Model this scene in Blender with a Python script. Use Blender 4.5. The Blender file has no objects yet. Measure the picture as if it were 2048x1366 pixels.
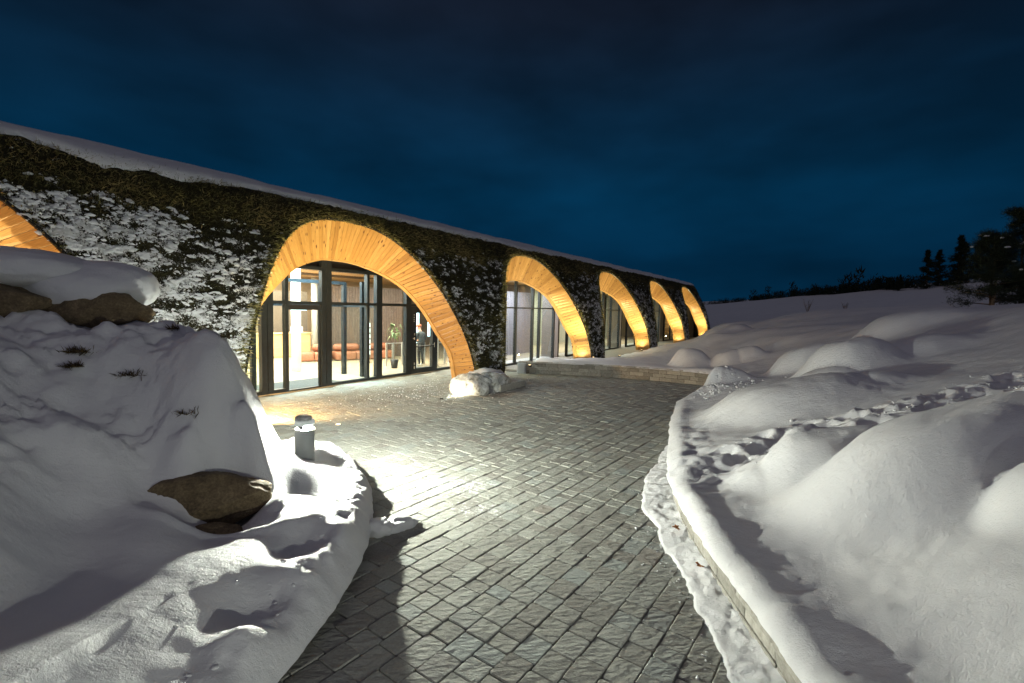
import bpy, bmesh, math, random
import numpy as np
from mathutils import Vector, Matrix

random.seed(7)
RNG = np.random.default_rng(11)
SC = bpy.context.scene
COL = SC.collection
R_ = math.radians

# ------------------------------------------------------------------ camera
CAM_H = 2.6
FPX = 960.0
PITCH = math.atan((683 - 616) / FPX)
ROLL = R_(1.3)
_F = Vector((0, math.cos(PITCH), -math.sin(PITCH)))
_R0 = Vector((1, 0, 0)); _U0 = Vector((0, math.sin(PITCH), math.cos(PITCH)))
_R = math.cos(ROLL) * _R0 + math.sin(ROLL) * _U0
_U = math.cos(ROLL) * _U0 - math.sin(ROLL) * _R0
camd = bpy.data.cameras.new('camera')
camd.sensor_width = 36.0
camd.lens = FPX / 2048 * 36.0
camd.clip_start = 0.05
camd.clip_end = 3000
cam = bpy.data.objects.new('camera', camd); COL.objects.link(cam)
cam.matrix_world = Matrix(((_R.x, _U.x, -_F.x, 0), (_R.y, _U.y, -_F.y, 0), (_R.z, _U.z, -_F.z, CAM_H), (0, 0, 0, 1)))
SC.camera = cam

# ------------------------------------------------------------------ world, sun, exposure
SC.view_settings.view_transform = 'Standard'
SC.view_settings.look = 'None'
SC.view_settings.exposure = 0.0
SC.view_settings.gamma = 1.0
try:
    SC.cycles.use_denoising = True
    SC.cycles.denoiser = 'OPENIMAGEDENOISE'
    SC.cycles.sample_clamp_indirect = 4.0
    SC.cycles.max_bounces = 8
    SC.cycles.transparent_max_bounces = 16
    SC.cycles.caustics_reflective = False
    SC.cycles.caustics_refractive = False
except Exception:
    pass

world = bpy.data.worlds.new('World'); SC.world = world
world.use_nodes = True
wn = world.node_tree.nodes; wl = world.node_tree.links
wn.clear()
w_out = wn.new('ShaderNodeOutputWorld'); w_bg = wn.new('ShaderNodeBackground')
w_tc = wn.new('ShaderNodeTexCoord')
w_sep = wn.new('ShaderNodeSeparateXYZ'); wl.new(w_tc.outputs['Generated'], w_sep.inputs[0])
w_ramp = wn.new('ShaderNodeValToRGB')           # night sky: blue dusk low, darker overhead
wl.new(w_sep.outputs['Z'], w_ramp.inputs[0])
el = w_ramp.color_ramp.elements
el[0].position = 0.0; el[0].color = (0.0010, 0.0250, 0.0620, 1)
el[1].position = 1.0; el[1].color = (0.0030, 0.0065, 0.0150, 1)
for ps, cc in ((0.09, (0.0008, 0.0190, 0.0480, 1)), (0.22, (0.0010, 0.0250, 0.0620, 1)), (0.36, (0.0030, 0.0190, 0.0460, 1)), (0.50, (0.0066, 0.0120, 0.0250, 1)), (0.62, (0.0078, 0.0100, 0.0200, 1))):
    e = el.new(ps); e.color = cc
w_map = wn.new('ShaderNodeMapping'); w_map.inputs['Scale'].default_value = (1.7, 1.2, 4.2)
w_map.inputs['Rotation'].default_value = (0.1, 0.18, 0.5)
wl.new(w_tc.outputs['Generated'], w_map.inputs[0])
w_noise = wn.new('ShaderNodeTexNoise'); w_noise.inputs['Scale'].default_value = 1.35
w_noise.inputs['Detail'].default_value = 4; w_noise.inputs['Roughness'].default_value = 0.5
wl.new(w_map.outputs[0], w_noise.inputs['Vector'])
w_cr = wn.new('ShaderNodeValToRGB'); wl.new(w_noise.outputs['Fac'], w_cr.inputs[0])
w_cr.color_ramp.elements[0].position = 0.36; w_cr.color_ramp.elements[0].color = (0.60, 0.58, 0.58, 1)
w_cr.color_ramp.elements[1].position = 0.70; w_cr.color_ramp.elements[1].color = (1.30, 1.38, 1.40, 1)
w_mul = wn.new('ShaderNodeMix'); w_mul.data_type = 'RGBA'; w_mul.blend_type = 'MULTIPLY'; w_mul.inputs[0].default_value = 1.0
wl.new(w_ramp.outputs[0], w_mul.inputs[6]); wl.new(w_cr.outputs[0], w_mul.inputs[7])
# faint physically based twilight glow from a sun far below the horizon
w_sky = wn.new('ShaderNodeTexSky'); w_sky.sky_type = 'NISHITA'; w_sky.sun_disc = False
w_sky.sun_elevation = R_(-4.0); w_sky.sun_rotation = R_(150.0)
w_sc = wn.new('ShaderNodeMix'); w_sc.data_type = 'RGBA'; w_sc.blend_type = 'ADD'; w_sc.inputs[0].default_value = 0.004
wl.new(w_mul.outputs[2], w_sc.inputs[6]); wl.new(w_sky.outputs[0], w_sc.inputs[7])
wl.new(w_sc.outputs[2], w_bg.inputs['Color'])
w_bg.inputs['Strength'].default_value = 1.0
wl.new(w_bg.outputs[0], w_out.inputs[0])

sun_d = bpy.data.lights.new('sky_glow', 'SUN')   # broad dim glow of the overcast night, from behind the camera
sun_d.energy = 0.22; sun_d.angle = R_(120); sun_d.color = (1.0, 0.86, 0.93)
sun = bpy.data.objects.new('sky_glow', sun_d); COL.objects.link(sun)
sun.rotation_euler = (R_(38), R_(0), R_(-25))

# ------------------------------------------------------------------ helpers
def tag(o, label=None, cat=None, group=None, kind=None):
    if label: o['label'] = label
    if cat: o['category'] = cat
    if group: o['group'] = group
    if kind: o['kind'] = kind
    return o

def empty(name, loc=(0, 0, 0), rz=0.0):
    o = bpy.data.objects.new(name, None); COL.objects.link(o)
    o.location = loc; o.rotation_euler = (0, 0, rz); o.empty_display_size = 0.2
    return o

def mesh_obj(name, verts, faces, mat=None, parent=None, smooth=False, attrs=None, uvs=None):
    me = bpy.data.meshes.new(name)
    if isinstance(verts, np.ndarray): verts = verts.tolist()
    if isinstance(faces, np.ndarray): faces = faces.tolist()
    me.from_pydata(verts, [], faces)
    if attrs:
        for k, v in attrs.items():
            a = me.attributes.new(k, 'FLOAT', 'POINT')
            a.data.foreach_set('value', np.asarray(v, dtype=np.float32))
    if uvs is not None:
        l = me.uv_layers.new(name='UVMap')
        l.data.foreach_set('uv', np.asarray(uvs, dtype=np.float32).ravel())
    if smooth:
        me.polygons.foreach_set('use_smooth', [True] * len(me.polygons))
    me.update()
    o = bpy.data.objects.new(name, me); COL.objects.link(o)
    if mat: me.materials.append(mat)
    if parent: o.parent = parent
    return o

class MB:
    """collects simple solids into one mesh"""
    def __init__(s): s.v = []; s.f = []
    def add(s, vs, fs):
        n = len(s.v); s.v += [tuple(x) for x in vs]; s.f += [tuple(i + n for i in f) for f in fs]; return s
    def box(s, x0, x1, y0, y1, z0, z1):
        vs = [(x0,y0,z0),(x1,y0,z0),(x1,y1,z0),(x0,y1,z0),(x0,y0,z1),(x1,y0,z1),(x1,y1,z1),(x0,y1,z1)]
        return s.add(vs, [(0,3,2,1),(4,5,6,7),(0,1,5,4),(1,2,6,5),(2,3,7,6),(3,0,4,7)])
    def bbox(s, x0, x1, y0, y1, z0, z1, b=0.02):
        bm = bmesh.new()
        bmesh.ops.create_cube(bm, size=1)
        for v in bm.verts:
            v.co = Vector(((x0+x1)/2 + v.co.x*(x1-x0), (y0+y1)/2 + v.co.y*(y1-y0), (z0+z1)/2 + v.co.z*(z1-z0)))
        bmesh.ops.bevel(bm, geom=list(bm.edges), offset=b, segments=2, profile=0.5, affect='EDGES')
        bm.verts.index_update()
        s.add([v.co[:] for v in bm.verts], [[v.index for v in f.verts] for f in bm.faces]); bm.free(); return s
    def lathe(s, prof, n=20, cx=0, cy=0, a0=0.0, a1=2*math.pi, cap=True):
        full = abs(a1 - a0 - 2*math.pi) < 1e-6
        m = n if full else n + 1
        base = len(s.v)
        for r, z in prof:
            for i in range(m):
                a = a0 + (a1-a0)*i/n
                s.v.append((cx + r*math.cos(a), cy + r*math.sin(a), z))
        for j in range(len(prof)-1):
            for i in range(n):
                k = (i+1) % m if full else i+1
                s.f.append((base+j*m+i, base+j*m+k, base+(j+1)*m+k, base+(j+1)*m+i))
        if cap and full:
            if prof[0][0] > 1e-6: s.f.append(tuple(base+i for i in range(m))[::-1])
            if prof[-1][0] > 1e-6: s.f.append(tuple(base+(len(prof)-1)*m+i for i in range(m)))
        return s
    def tube(s, p0, p1, r0, r1=None, n=8):
        r1 = r0 if r1 is None else r1
        p0 = Vector(p0); p1 = Vector(p1); d = (p1-p0)
        if d.length < 1e-6: return s
        d.normalize(); a = d.orthogonal().normalized(); b = d.cross(a)
        base = len(s.v)
        for p, r in ((p0, r0), (p1, r1)):
            for i in range(n):
                t = 2*math.pi*i/n
                s.v.append(tuple(p + a*(r*math.cos(t)) + b*(r*math.sin(t))))
        for i in range(n):
            k = (i+1) % n
            s.f.append((base+i, base+k, base+n+k, base+n+i))
        s.f.append(tuple(base+i for i in range(n))[::-1]); s.f.append(tuple(base+n+i for i in range(n)))
        return s
    def build(s, name, mat, parent=None, smooth=False):
        return mesh_obj(name, s.v, s.f, mat, parent, smooth)

# ---- numpy value noise
def _hash(ix, iy, iz):
    n = (ix.astype(np.int64) * 374761393 + iy.astype(np.int64) * 668265263 + iz.astype(np.int64) * 1274126177) & 0xffffffff
    n = ((n ^ (n >> 13)) * 1274126177) & 0xffffffff
    n = (n ^ (n >> 16)) & 0xffffffff
    return n / 4294967295.0

def vnoise(x, y, z=None):
    x = np.asarray(x, float); y = np.asarray(y, float)
    z = np.zeros_like(x) if z is None else np.asarray(z, float)
    ix = np.floor(x); iy = np.floor(y); iz = np.floor(z)
    fx = x-ix; fy = y-iy; fz = z-iz
    fx = fx*fx*fx*(fx*(fx*6-15)+10); fy = fy*fy*fy*(fy*(fy*6-15)+10); fz = fz*fz*fz*(fz*(fz*6-15)+10)
    def h(a, b, c): return _hash(ix+a, iy+b, iz+c)
    x00 = h(0,0,0)*(1-fx)+h(1,0,0)*fx; x10 = h(0,1,0)*(1-fx)+h(1,1,0)*fx
    x01 = h(0,0,1)*(1-fx)+h(1,0,1)*fx; x11 = h(0,1,1)*(1-fx)+h(1,1,1)*fx
    return (x00*(1-fy)+x10*fy)*(1-fz)+(x01*(1-fy)+x11*fy)*fz

def fbm(x, y, z=None, oct=4, gain=0.5, lac=2.03):
    z = np.zeros_like(np.asarray(x, float)) if z is None else np.asarray(z, float)
    s = 0; a = 1; t = 0; f = 1.0
    for i in range(oct):
        s = s + a*(vnoise(x*f+17.3*i, y*f+5.1*i, z*f+9.7*i)*2-1); t += a; a *= gain; f *= lac
    return s/t

def catmull(P, n=8):
    P = [np.array(p, float) for p in P]
    P = [2*P[0]-P[1]] + P + [2*P[-1]-P[-2]]
    out = []
    for i in range(1, len(P)-2):
        for k in range(n):
            t = k/n
            out.append(0.5*((2*P[i])+(-P[i-1]+P[i+1])*t+(2*P[i-1]-5*P[i]+4*P[i+1]-P[i+2])*t*t+(-P[i-1]+3*P[i]-3*P[i+1]+P[i+2])*t**3))
    out.append(P[-2]); return np.array(out)

def sstep(a, b, x):
    t = np.clip((np.asarray(x, float)-a)/(b-a), 0, 1); return t*t*(3-2*t)

# ------------------------------------------------------------------ materials
def nmat(name):
    m = bpy.data.materials.new(name); m.use_nodes = True
    nt = m.node_tree; nt.nodes.clear()
    out = nt.nodes.new('ShaderNodeOutputMaterial'); p = nt.nodes.new('ShaderNodeBsdfPrincipled')
    nt.links.new(p.outputs[0], out.inputs[0])
    return m, nt, p

def N(nt, typ, **kw):
    n = nt.nodes.new(typ)
    for k, v in kw.items():
        if hasattr(n, k) and k not in ('Scale',): setattr(n, k, v)
        else: n.inputs[k].default_value = v
    return n

def ramp(nt, fac, stops):
    r = nt.nodes.new('ShaderNodeValToRGB'); e = r.color_ramp.elements
    while len(e) < len(stops): e.new(0.5)
    for i, (p, c) in enumerate(stops):
        e[i].position = p; e[i].color = (c[0], c[1], c[2], 1) if not isinstance(c, (int, float)) else (c, c, c, 1)
    nt.links.new(fac, r.inputs[0]); return r.outputs[0]

def noise(nt, vec, scale, detail=3, rough=0.55):
    n = nt.nodes.new('ShaderNodeTexNoise'); n.inputs['Scale'].default_value = scale
    n.inputs['Detail'].default_value = detail; n.inputs['Roughness'].default_value = rough
    if vec is not None: nt.links.new(vec, n.inputs['Vector'])
    return n.outputs['Fac']

def mixc(nt, fac, a, b, mode='MIX'):
    m = nt.nodes.new('ShaderNodeMix'); m.data_type = 'RGBA'; m.blend_type = mode
    for i, x in ((0, fac), (6, a), (7, b)):
        if isinstance(x, bpy.types.NodeSocket): nt.links.new(x, m.inputs[i])
        elif i == 0: m.inputs[0].default_value = x
        else: m.inputs[i].default_value = (x[0], x[1], x[2], 1)
    return m.outputs[2]

def math_(nt, op, a, b=0.0):
    m = nt.nodes.new('ShaderNodeMath'); m.operation = op
    for i, x in ((0, a), (1, b)):
        if isinstance(x, bpy.types.NodeSocket): nt.links.new(x, m.inputs[i])
        else: m.inputs[i].default_value = x
    return m.outputs[0]

def bump(nt, p, h, strength=0.3, dist=0.02, prev=None):
    b = nt.nodes.new('ShaderNodeBump'); b.inputs['Strength'].default_value = strength; b.inputs['Distance'].default_value = dist
    nt.links.new(h, b.inputs['Height'])
    if prev is not None: nt.links.new(prev, b.inputs['Normal'])
    nt.links.new(b.outputs[0], p.inputs['Normal']); return b.outputs[0]

def attr(nt, name):
    a = nt.nodes.new('ShaderNodeAttribute'); a.attribute_name = name; return a.outputs['Fac']

def pos(nt): return nt.nodes.new('ShaderNodeNewGeometry').outputs['Position']
def objc(nt): return nt.nodes.new('ShaderNodeTexCoord').outputs['Object']

def simple(name, c, rough=0.6, metal=0.0, var=0.12, scale=6.0, bs=0.0, bscale=60.0, spec=0.5):
    m, nt, p = nmat(name)
    o = objc(nt)
    f = noise(nt, o, scale, 4)
    dk = tuple(x*(1-var) for x in c); lt = tuple(min(1, x*(1+var)) for x in c)
    nt.links.new(ramp(nt, f, [(0.3, dk), (0.7, lt)]), p.inputs['Base Color'])
    p.inputs['Roughness'].default_value = rough; p.inputs['Metallic'].default_value = metal
    p.inputs['Specular IOR Level'].default_value = spec
    if bs: bump(nt, p, noise(nt, o, bscale, 4), bs, 0.01)
    return m

def emis(name, c, strength):
    m, nt, p = nmat(name)
    p.inputs['Base Color'].default_value = (*c, 1)
    p.inputs['Emission Color'].default_value = (*c, 1); p.inputs['Emission Strength'].default_value = strength
    return m

MAT = {}
# snow
def snow_mat(name, rough_scale=1.0, dirt=0.0):
    m, nt, p = nmat(name)
    g = pos(nt)
    base = ramp(nt, noise(nt, g, 1.3, 4), [(0.3, (0.78, 0.79, 0.82)), (0.7, (0.86, 0.865, 0.88))])
    if dirt:
        d = ramp(nt, noise(nt, g, 9, 5, 0.7), [(0.56, 0.0), (0.74, dirt)])
        base = mixc(nt, d, base, (0.20, 0.155, 0.11))
    nt.links.new(base, p.inputs['Base Color'])
    p.inputs['Roughness'].default_value = 0.55
    p.inputs['Specular IOR Level'].default_value = 0.35
    p.inputs['Subsurface Weight'].default_value = 0.0
    n1 = bump(nt, p, noise(nt, g, 20*rough_scale, 5, 0.65), 0.32, 0.03)
    # wind-streaked crust
    mp = nt.nodes.new('ShaderNodeMapping'); mp.inputs['Scale'].default_value = (3.0, 14.0, 14.0); mp.inputs['Rotation'].default_value = (0, 0, 0.5)
    nt.links.new(g, mp.inputs[0])
    n2 = bump(nt, p, noise(nt, mp.outputs[0], 1.6, 4, 0.6), 0.25, 0.03, n1)
    n3 = bump(nt, p, noise(nt, g, 85*rough_scale, 3, 0.7), 0.55, 0.012, n2)
    # ice sparkle
    v = nt.nodes.new('ShaderNodeTexVoronoi'); v.inputs['Scale'].default_value = 90.0; nt.links.new(g, v.inputs['Vector'])
    sp = ramp(nt, v.outputs['Distance'], [(0.05, 0.08), (0.11, 0.55)])
    nt.links.new(sp, p.inputs['Roughness'])
    return m
MAT['snow'] = snow_mat('snow')
MAT['snow_rough'] = snow_mat('snow_rough', 1.6, 0.0)
MAT['snow_dirty'] = snow_mat('snow_dirty', 1.4, 0.55)

# concrete pavers with riven face
m, nt, p = nmat('paver'); g = pos(nt)
tone = ramp(nt, attr(nt, 'rnd'), [(0.0, (0.33, 0.325, 0.295)), (0.35, (0.40, 0.405, 0.365)), (0.8, (0.45, 0.46, 0.42)), (0.93, (0.41, 0.445, 0.425)), (1.0, (0.36, 0.34, 0.305))])
fine = ramp(nt, noise(nt, g, 45, 5, 0.7), [(0.25, (0.72, 0.72, 0.72)), (0.75, (1.18, 1.18, 1.18))])
base = mixc(nt, 1.0, tone, fine, 'MULTIPLY')
# trodden snow and grit in patches; the brown also paints in warm uplight spill
film = attr(nt, 'film')
fn = noise(nt, g, 16, 6, 0.72)
fsum = math_(nt, 'ADD', film, math_(nt, 'MULTIPLY', math_(nt, 'SUBTRACT', fn, 0.5), 1.7))
fmask = ramp(nt, fsum, [(0.50, 0.0), (0.62, 1.0)])
base = mixc(nt, math_(nt, 'MULTIPLY', fmask, 0.9), base, (0.74, 0.75, 0.77))
grit_glow_fac = ramp(nt, attr(nt, 'grit_glow'), [(0.0, 0.0), (1.0, 1.0)])
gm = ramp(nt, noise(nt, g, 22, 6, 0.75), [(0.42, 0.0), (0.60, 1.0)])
base = mixc(nt, math_(nt, 'MULTIPLY', grit_glow_fac, gm), base, (0.085, 0.055, 0.035))
nt.links.new(base, p.inputs['Base Color'])
p.inputs['Roughness'].default_value = 0.85; p.inputs['Specular IOR Level'].default_value = 0.25
mp = nt.nodes.new('ShaderNodeMapping'); mp.inputs['Rotation'].default_value = (0, 0, -0.5); mp.inputs['Scale'].default_value = (1.0, 2.1, 1.0)
nt.links.new(g, mp.inputs[0])
n1 = bump(nt, p, noise(nt, mp.outputs[0], 9.0, 3, 0.5), 0.65, 0.04)
n2 = bump(nt, p, noise(nt, g, 38, 4, 0.6), 0.35, 0.01, n1)
n3 = bump(nt, p, noise(nt, g, 150, 2, 0.6), 0.4, 0.003, n2)
MAT['paver'] = m
MAT['joint'] = simple('joint_grit', (0.10, 0.095, 0.085), 0.9, var=0.4, scale=30, bs=0.4)

# timber
m, nt, p = nmat('larch'); uv = nt.nodes.new('ShaderNodeUVMap').outputs[0]
mp = nt.nodes.new('ShaderNodeMapping'); mp.inputs['Scale'].default_value = (1.6, 26.0, 1); nt.links.new(uv, mp.inputs[0])
gr = noise(nt, mp.outputs[0], 2.2, 5, 0.6)
tone = ramp(nt, attr(nt, 'rnd'), [(0.0, (0.36, 0.185, 0.050)), (0.5, (0.50, 0.275, 0.080)), (1.0, (0.62, 0.37, 0.13))])
base = mixc(nt, 1.0, tone, ramp(nt, gr, [(0.3, (0.70, 0.64, 0.58)), (0.65, (1.1, 1.08, 1.05))]), 'MULTIPLY')
mp2 = nt.nodes.new('ShaderNodeMapping'); mp2.inputs['Scale'].default_value = (3.1, 7.5, 1); nt.links.new(uv, mp2.inputs[0])
vo = nt.nodes.new('ShaderNodeTexVoronoi'); vo.inputs['Scale'].default_value = 1.0; nt.links.new(mp2.outputs[0], vo.inputs['Vector'])
base = mixc(nt, ramp(nt, vo.outputs['Distance'], [(0.12, 1.0), (0.22, 0.0)]), base, (0.12, 0.045, 0.015))
nt.links.new(base, p.inputs['Base Color']); p.inputs['Roughness'].default_value = 0.5
bump(nt, p, gr, 0.15, 0.004)
MAT['timber'] = m

# turf wall: sedum and grass with snow caught in it
m, nt, p = nmat('turf'); o = objc(nt)
veg = ramp(nt, noise(nt, o, 7, 6, 0.7), [(0.25, (0.010, 0.009, 0.005)), (0.5, (0.030, 0.027, 0.012)), (0.68, (0.052, 0.044, 0.018)), (0.85, (0.075, 0.042, 0.022))])
fn = noise(nt, o, 34, 6, 0.8)
fs = math_(nt, 'ADD', attr(nt, 'snowm'), math_(nt, 'MULTIPLY', math_(nt, 'SUBTRACT', fn, 0.5), 1.9))
sm = ramp(nt, fs, [(0.50, 0.0), (0.56, 1.0)])
nt.links.new(mixc(nt, sm, veg, (0.72, 0.72, 0.72)), p.inputs['Base Color'])
p.inputs['Roughness'].default_value = 0.85; p.inputs['Specular IOR Level'].default_value = 0.2
n1 = bump(nt, p, noise(nt, o, 24, 6, 0.75), 0.9, 0.06)
bump(nt, p, sm, 0.6, 0.03, n1)
MAT['turf'] = m
def leafmat(name, stops):
    m, nt, p = nmat(name)
    nt.links.new(ramp(nt, attr(nt, 'rnd'), stops), p.inputs['Base Color'])
    p.inputs['Roughness'].default_value = 0.7; p.inputs['Specular IOR Level'].default_value = 0.25
    return m
MAT['blade'] = leafmat('blade', [(0.0, (0.020, 0.017, 0.008)), (0.4, (0.065, 0.060, 0.022)), (0.75, (0.165, 0.145, 0.052)), (1.0, (0.28, 0.21, 0.09))])
MAT['straw'] = leafmat('straw', [(0.0, (0.05, 0.05, 0.015)), (0.4, (0.19, 0.185, 0.055)), (0.75, (0.36, 0.31, 0.12)), (1.0, (0.55, 0.46, 0.24))])
MAT['needle'] = leafmat('needle', [(0.0, (0.010, 0.016, 0.009)), (0.6, (0.022, 0.034, 0.016)), (1.0, (0.040, 0.048, 0.020))])
MAT['drygrass'] = leafmat('drygrass', [(0.0, (0.03, 0.022, 0.010)), (1.0, (0.13, 0.09, 0.04))])
MAT['bark'] = simple('bark', (0.12, 0.085, 0.055), 0.9, var=0.4, scale=14, bs=0.6)
MAT['stake'] = simple('stake_wood', (0.36, 0.27, 0.17), 0.8, var=0.2)

# rock
m, nt, p = nmat('rock'); o = objc(nt)
c1 = ramp(nt, noise(nt, o, 5, 6, 0.7), [(0.25, (0.07, 0.052, 0.032)), (0.5, (0.19, 0.14, 0.078)), (0.75, (0.30, 0.23, 0.135))])
c2 = ramp(nt, noise(nt, o, 40, 4, 0.7), [(0.3, (0.6, 0.6, 0.6)), (0.7, (1.25, 1.25, 1.25))])
nt.links.new(mixc(nt, 1.0, c1, c2, 'MULTIPLY'), p.inputs['Base Color']); p.inputs['Roughness'].default_value = 0.9
n1 = bump(nt, p, noise(nt, o, 11, 6, 0.7), 0.8, 0.04); bump(nt, p, noise(nt, o, 70, 4, 0.7), 0.6, 0.008, n1)
MAT['rock'] = m
# wall blocks
m, nt, p = nmat('wall_block'); g = pos(nt); oi = nt.nodes.new('ShaderNodeObjectInfo')
t1 = ramp(nt, oi.outputs['Random'], [(0.0, (0.30, 0.29, 0.265)), (0.6, (0.40, 0.39, 0.36)), (1.0, (0.50, 0.485, 0.45))])
t2 = ramp(nt, noise(nt, g, 16, 6, 0.7), [(0.3, (0.62, 0.60, 0.56)), (0.7, (1.12, 1.12, 1.1))])
nt.links.new(mixc(nt, 1.0, t1, t2, 'MULTIPLY'), p.inputs['Base Color']); p.inputs['Roughness'].default_value = 0.85
n1 = bump(nt, p, noise(nt, g, 12, 5, 0.65), 0.5, 0.02); bump(nt, p, noise(nt, g, 70, 3, 0.65), 0.4, 0.006, n1)
MAT['block'] = m

MAT['darkmetal'] = simple('dark_metal', (0.022, 0.024, 0.027), 0.42, 0.6, 0.2)
MAT['frame'] = simple('frame_metal', (0.030, 0.036, 0.042), 0.38, 0.5, 0.15)
MAT['steel'] = simple('brushed_steel', (0.55, 0.56, 0.56), 0.32, 0.9, 0.08)
MAT['bollard'] = simple('grey_painted_metal', (0.64, 0.67, 0.65), 0.45, 0.0, 0.05)
MAT['lamp'] = emis('bollard_lamp_glass', (0.97, 1.0, 0.86), 17000.0)
MAT['lampdim'] = emis('bollard_added_rear_glow', (0.97, 1.0, 0.86), 13000.0)  # glow added at the back to brighten the left turf wall
MAT['lamp2'] = emis('second_bollard_lamp_glass', (0.97, 1.0, 0.88), 5200.0)
MAT['lamphead'] = emis('frosted_lamp_head', (0.72, 0.78, 0.74), 0.32)
MAT['lens'] = emis('uplight_lens', (1.0, 0.72, 0.36), 6.0)
m, nt, p = nmat('glass')
nt.nodes.remove(p)
gl = nt.nodes.new('ShaderNodeBsdfGlossy'); gl.inputs['Roughness'].default_value = 0.02; gl.inputs['Color'].default_value = (0.9, 0.97, 1, 1)
tr = nt.nodes.new('ShaderNodeBsdfTransparent'); tr.inputs['Color'].default_value = (0.90, 0.95, 0.95, 1)
fr = nt.nodes.new('ShaderNodeFresnel'); fr.inputs['IOR'].default_value = 1.5
mx = nt.nodes.new('ShaderNodeMixShader')
gb = nt.nodes.new('ShaderNodeNewGeometry')
ff = math_(nt, 'MULTIPLY', fr.outputs[0], math_(nt, 'SUBTRACT', 1.0, gb.outputs['Backfacing']))
nt.links.new(ff, mx.inputs[0]); nt.links.new(tr.outputs[0], mx.inputs[1]); nt.links.new(gl.outputs[0], mx.inputs[2])
nt.links.new(mx.outputs[0], nt.nodes['Material Output'].inputs[0])
MAT['glass'] = m
MAT['floor'] = simple('polished_floor', (0.46, 0.39, 0.28), 0.22, 0, 0.07, 2.0)
MAT['mat'] = simple('entrance_mat', (0.055, 0.056, 0.055), 0.95, 0, 0.2, 40)
MAT['oak'] = simple('light_oak', (0.66, 0.46, 0.24), 0.5, 0, 0.1, 5)
MAT['ceil'] = simple('ceiling_wood', (0.55, 0.37, 0.21), 0.6, 0, 0.12, 5)
MAT['slat'] = simple('dark_slat', (0.10, 0.07, 0.05), 0.6, 0, 0.2)
MAT['panelwall'] = simple('brown_panelling', (0.115, 0.082, 0.070), 0.55, 0, 0.3, 18)
MAT['greypanel'] = simple('grey_panelling', (0.30, 0.28, 0.30), 0.6, 0, 0.2, 14)
MAT['wallpaint'] = simple('warm_wall', (0.62, 0.52, 0.40), 0.7, 0, 0.06)
MAT['greywall'] = simple('grey_wall', (0.15, 0.13, 0.11), 0.7, 0, 0.08)
MAT['palewall'] = simple('pale_wall', (0.42, 0.42, 0.36), 0.7, 0, 0.1)
MAT['white'] = simple('white_column', (0.78, 0.82, 0.84), 0.45, 0, 0.04)
MAT['leather'] = simple('tan_leather', (0.27, 0.105, 0.06), 0.5, 0, 0.15, 8, 0.2, 90)
MAT['black'] = simple('black_plastic', (0.015, 0.015, 0.017), 0.5, 0, 0.2)
MAT['skin'] = simple('skin', (0.52, 0.29, 0.20), 0.55, 0, 0.08)
MAT['jacket'] = simple('dark_jacket', (0.045, 0.055, 0.060), 0.8, 0, 0.25, 12)
MAT['trouser'] = simple('dark_trousers', (0.020, 0.022, 0.025), 0.8, 0, 0.2)
MAT['cap'] = simple('orange_cap', (0.50, 0.13, 0.06), 0.7, 0, 0.1)
MAT['shoe'] = simple('white_shoe', (0.6, 0.6, 0.6), 0.6, 0, 0.05)
MAT['leafgreen'] = simple('plant_leaf', (0.09, 0.15, 0.05), 0.5, 0, 0.3)
MAT['autumn'] = simple('autumn_leaf', (0.30, 0.11, 0.03), 0.7, 0, 0.3, 60)
MAT['screen'] = emis('lit_screen', (0.55, 0.85, 1.0), 2.2)
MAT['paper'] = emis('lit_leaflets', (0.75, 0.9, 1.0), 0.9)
MAT['shelfglow'] = emis('lit_shelf_back', (1.0, 0.80, 0.45), 1.6)
MAT['downlight'] = emis('ceiling_lamp', (1.0, 0.88, 0.68), 14.0)

# ------------------------------------------------------------------ building frame (t along, s inward, z up)
Q = np.array([-1.2, 15.93, 0.0]); ANG = R_(33.2)
DV = np.array([math.sin(ANG), math.cos(ANG), 0.0]); INW = np.array([-math.cos(ANG), math.sin(ANG), 0.0])
def Wl(t, s, z=0.0): return Q + t*DV + s*INW + np.array([0, 0, z])
def ts_of(x, y):
    dx = np.asarray(x)-Q[0]; dy = np.asarray(y)-Q[1]
    return dx*DV[0]+dy*DV[1], dx*INW[0]+dy*INW[1]
BLD = empty('visitor_building', Q.tolist(), math.pi/2-ANG)
tag(BLD, 'long turf-covered building with timber-lined arches and glass entrance', 'building')
SPACING = 9.4; T_C1 = -3.84; ARCHES = [-12.8]+[T_C1+SPACING*k for k in range(0, 5)]
T_END = ARCHES[-1]+5.2; T_BEG = ARCHES[0]-5.0
def s_shell(z): z = np.maximum(z, 0); return 0.06*z+0.058*z*z
def shell_n(z):
    """inward normal of the shell in (s, z)"""
    k = 0.06+0.116*max(z, 0); l = math.hypot(1, k); return 1/l, -k/l
ARCH_PTS = [(3.95, -0.05), (3.86, 0.33), (3.70, 1.04), (3.50, 1.71), (3.20, 2.41), (2.87, 3.07), (2.42, 3.74), (1.98, 4.21), (1.42, 4.60), (0.78, 4.82), (0.0, 4.89)]
_ac = catmull(ARCH_PTS, 30)
_al = np.concatenate([[0], np.cumsum(np.hypot(*np.diff(_ac, axis=0).T))])
HALF_LEN = _al[-1]
def arch_at(l):
    """(half-width, z) at arc length l from the foot; past the apex it comes down mirrored"""
    sg = 1
    if l > HALF_LEN: l = 2*HALF_LEN-l; sg = -1
    return sg*float(np.interp(l, _al, _ac[:, 0])), float(np.interp(l, _al, _ac[:, 1]))

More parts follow.
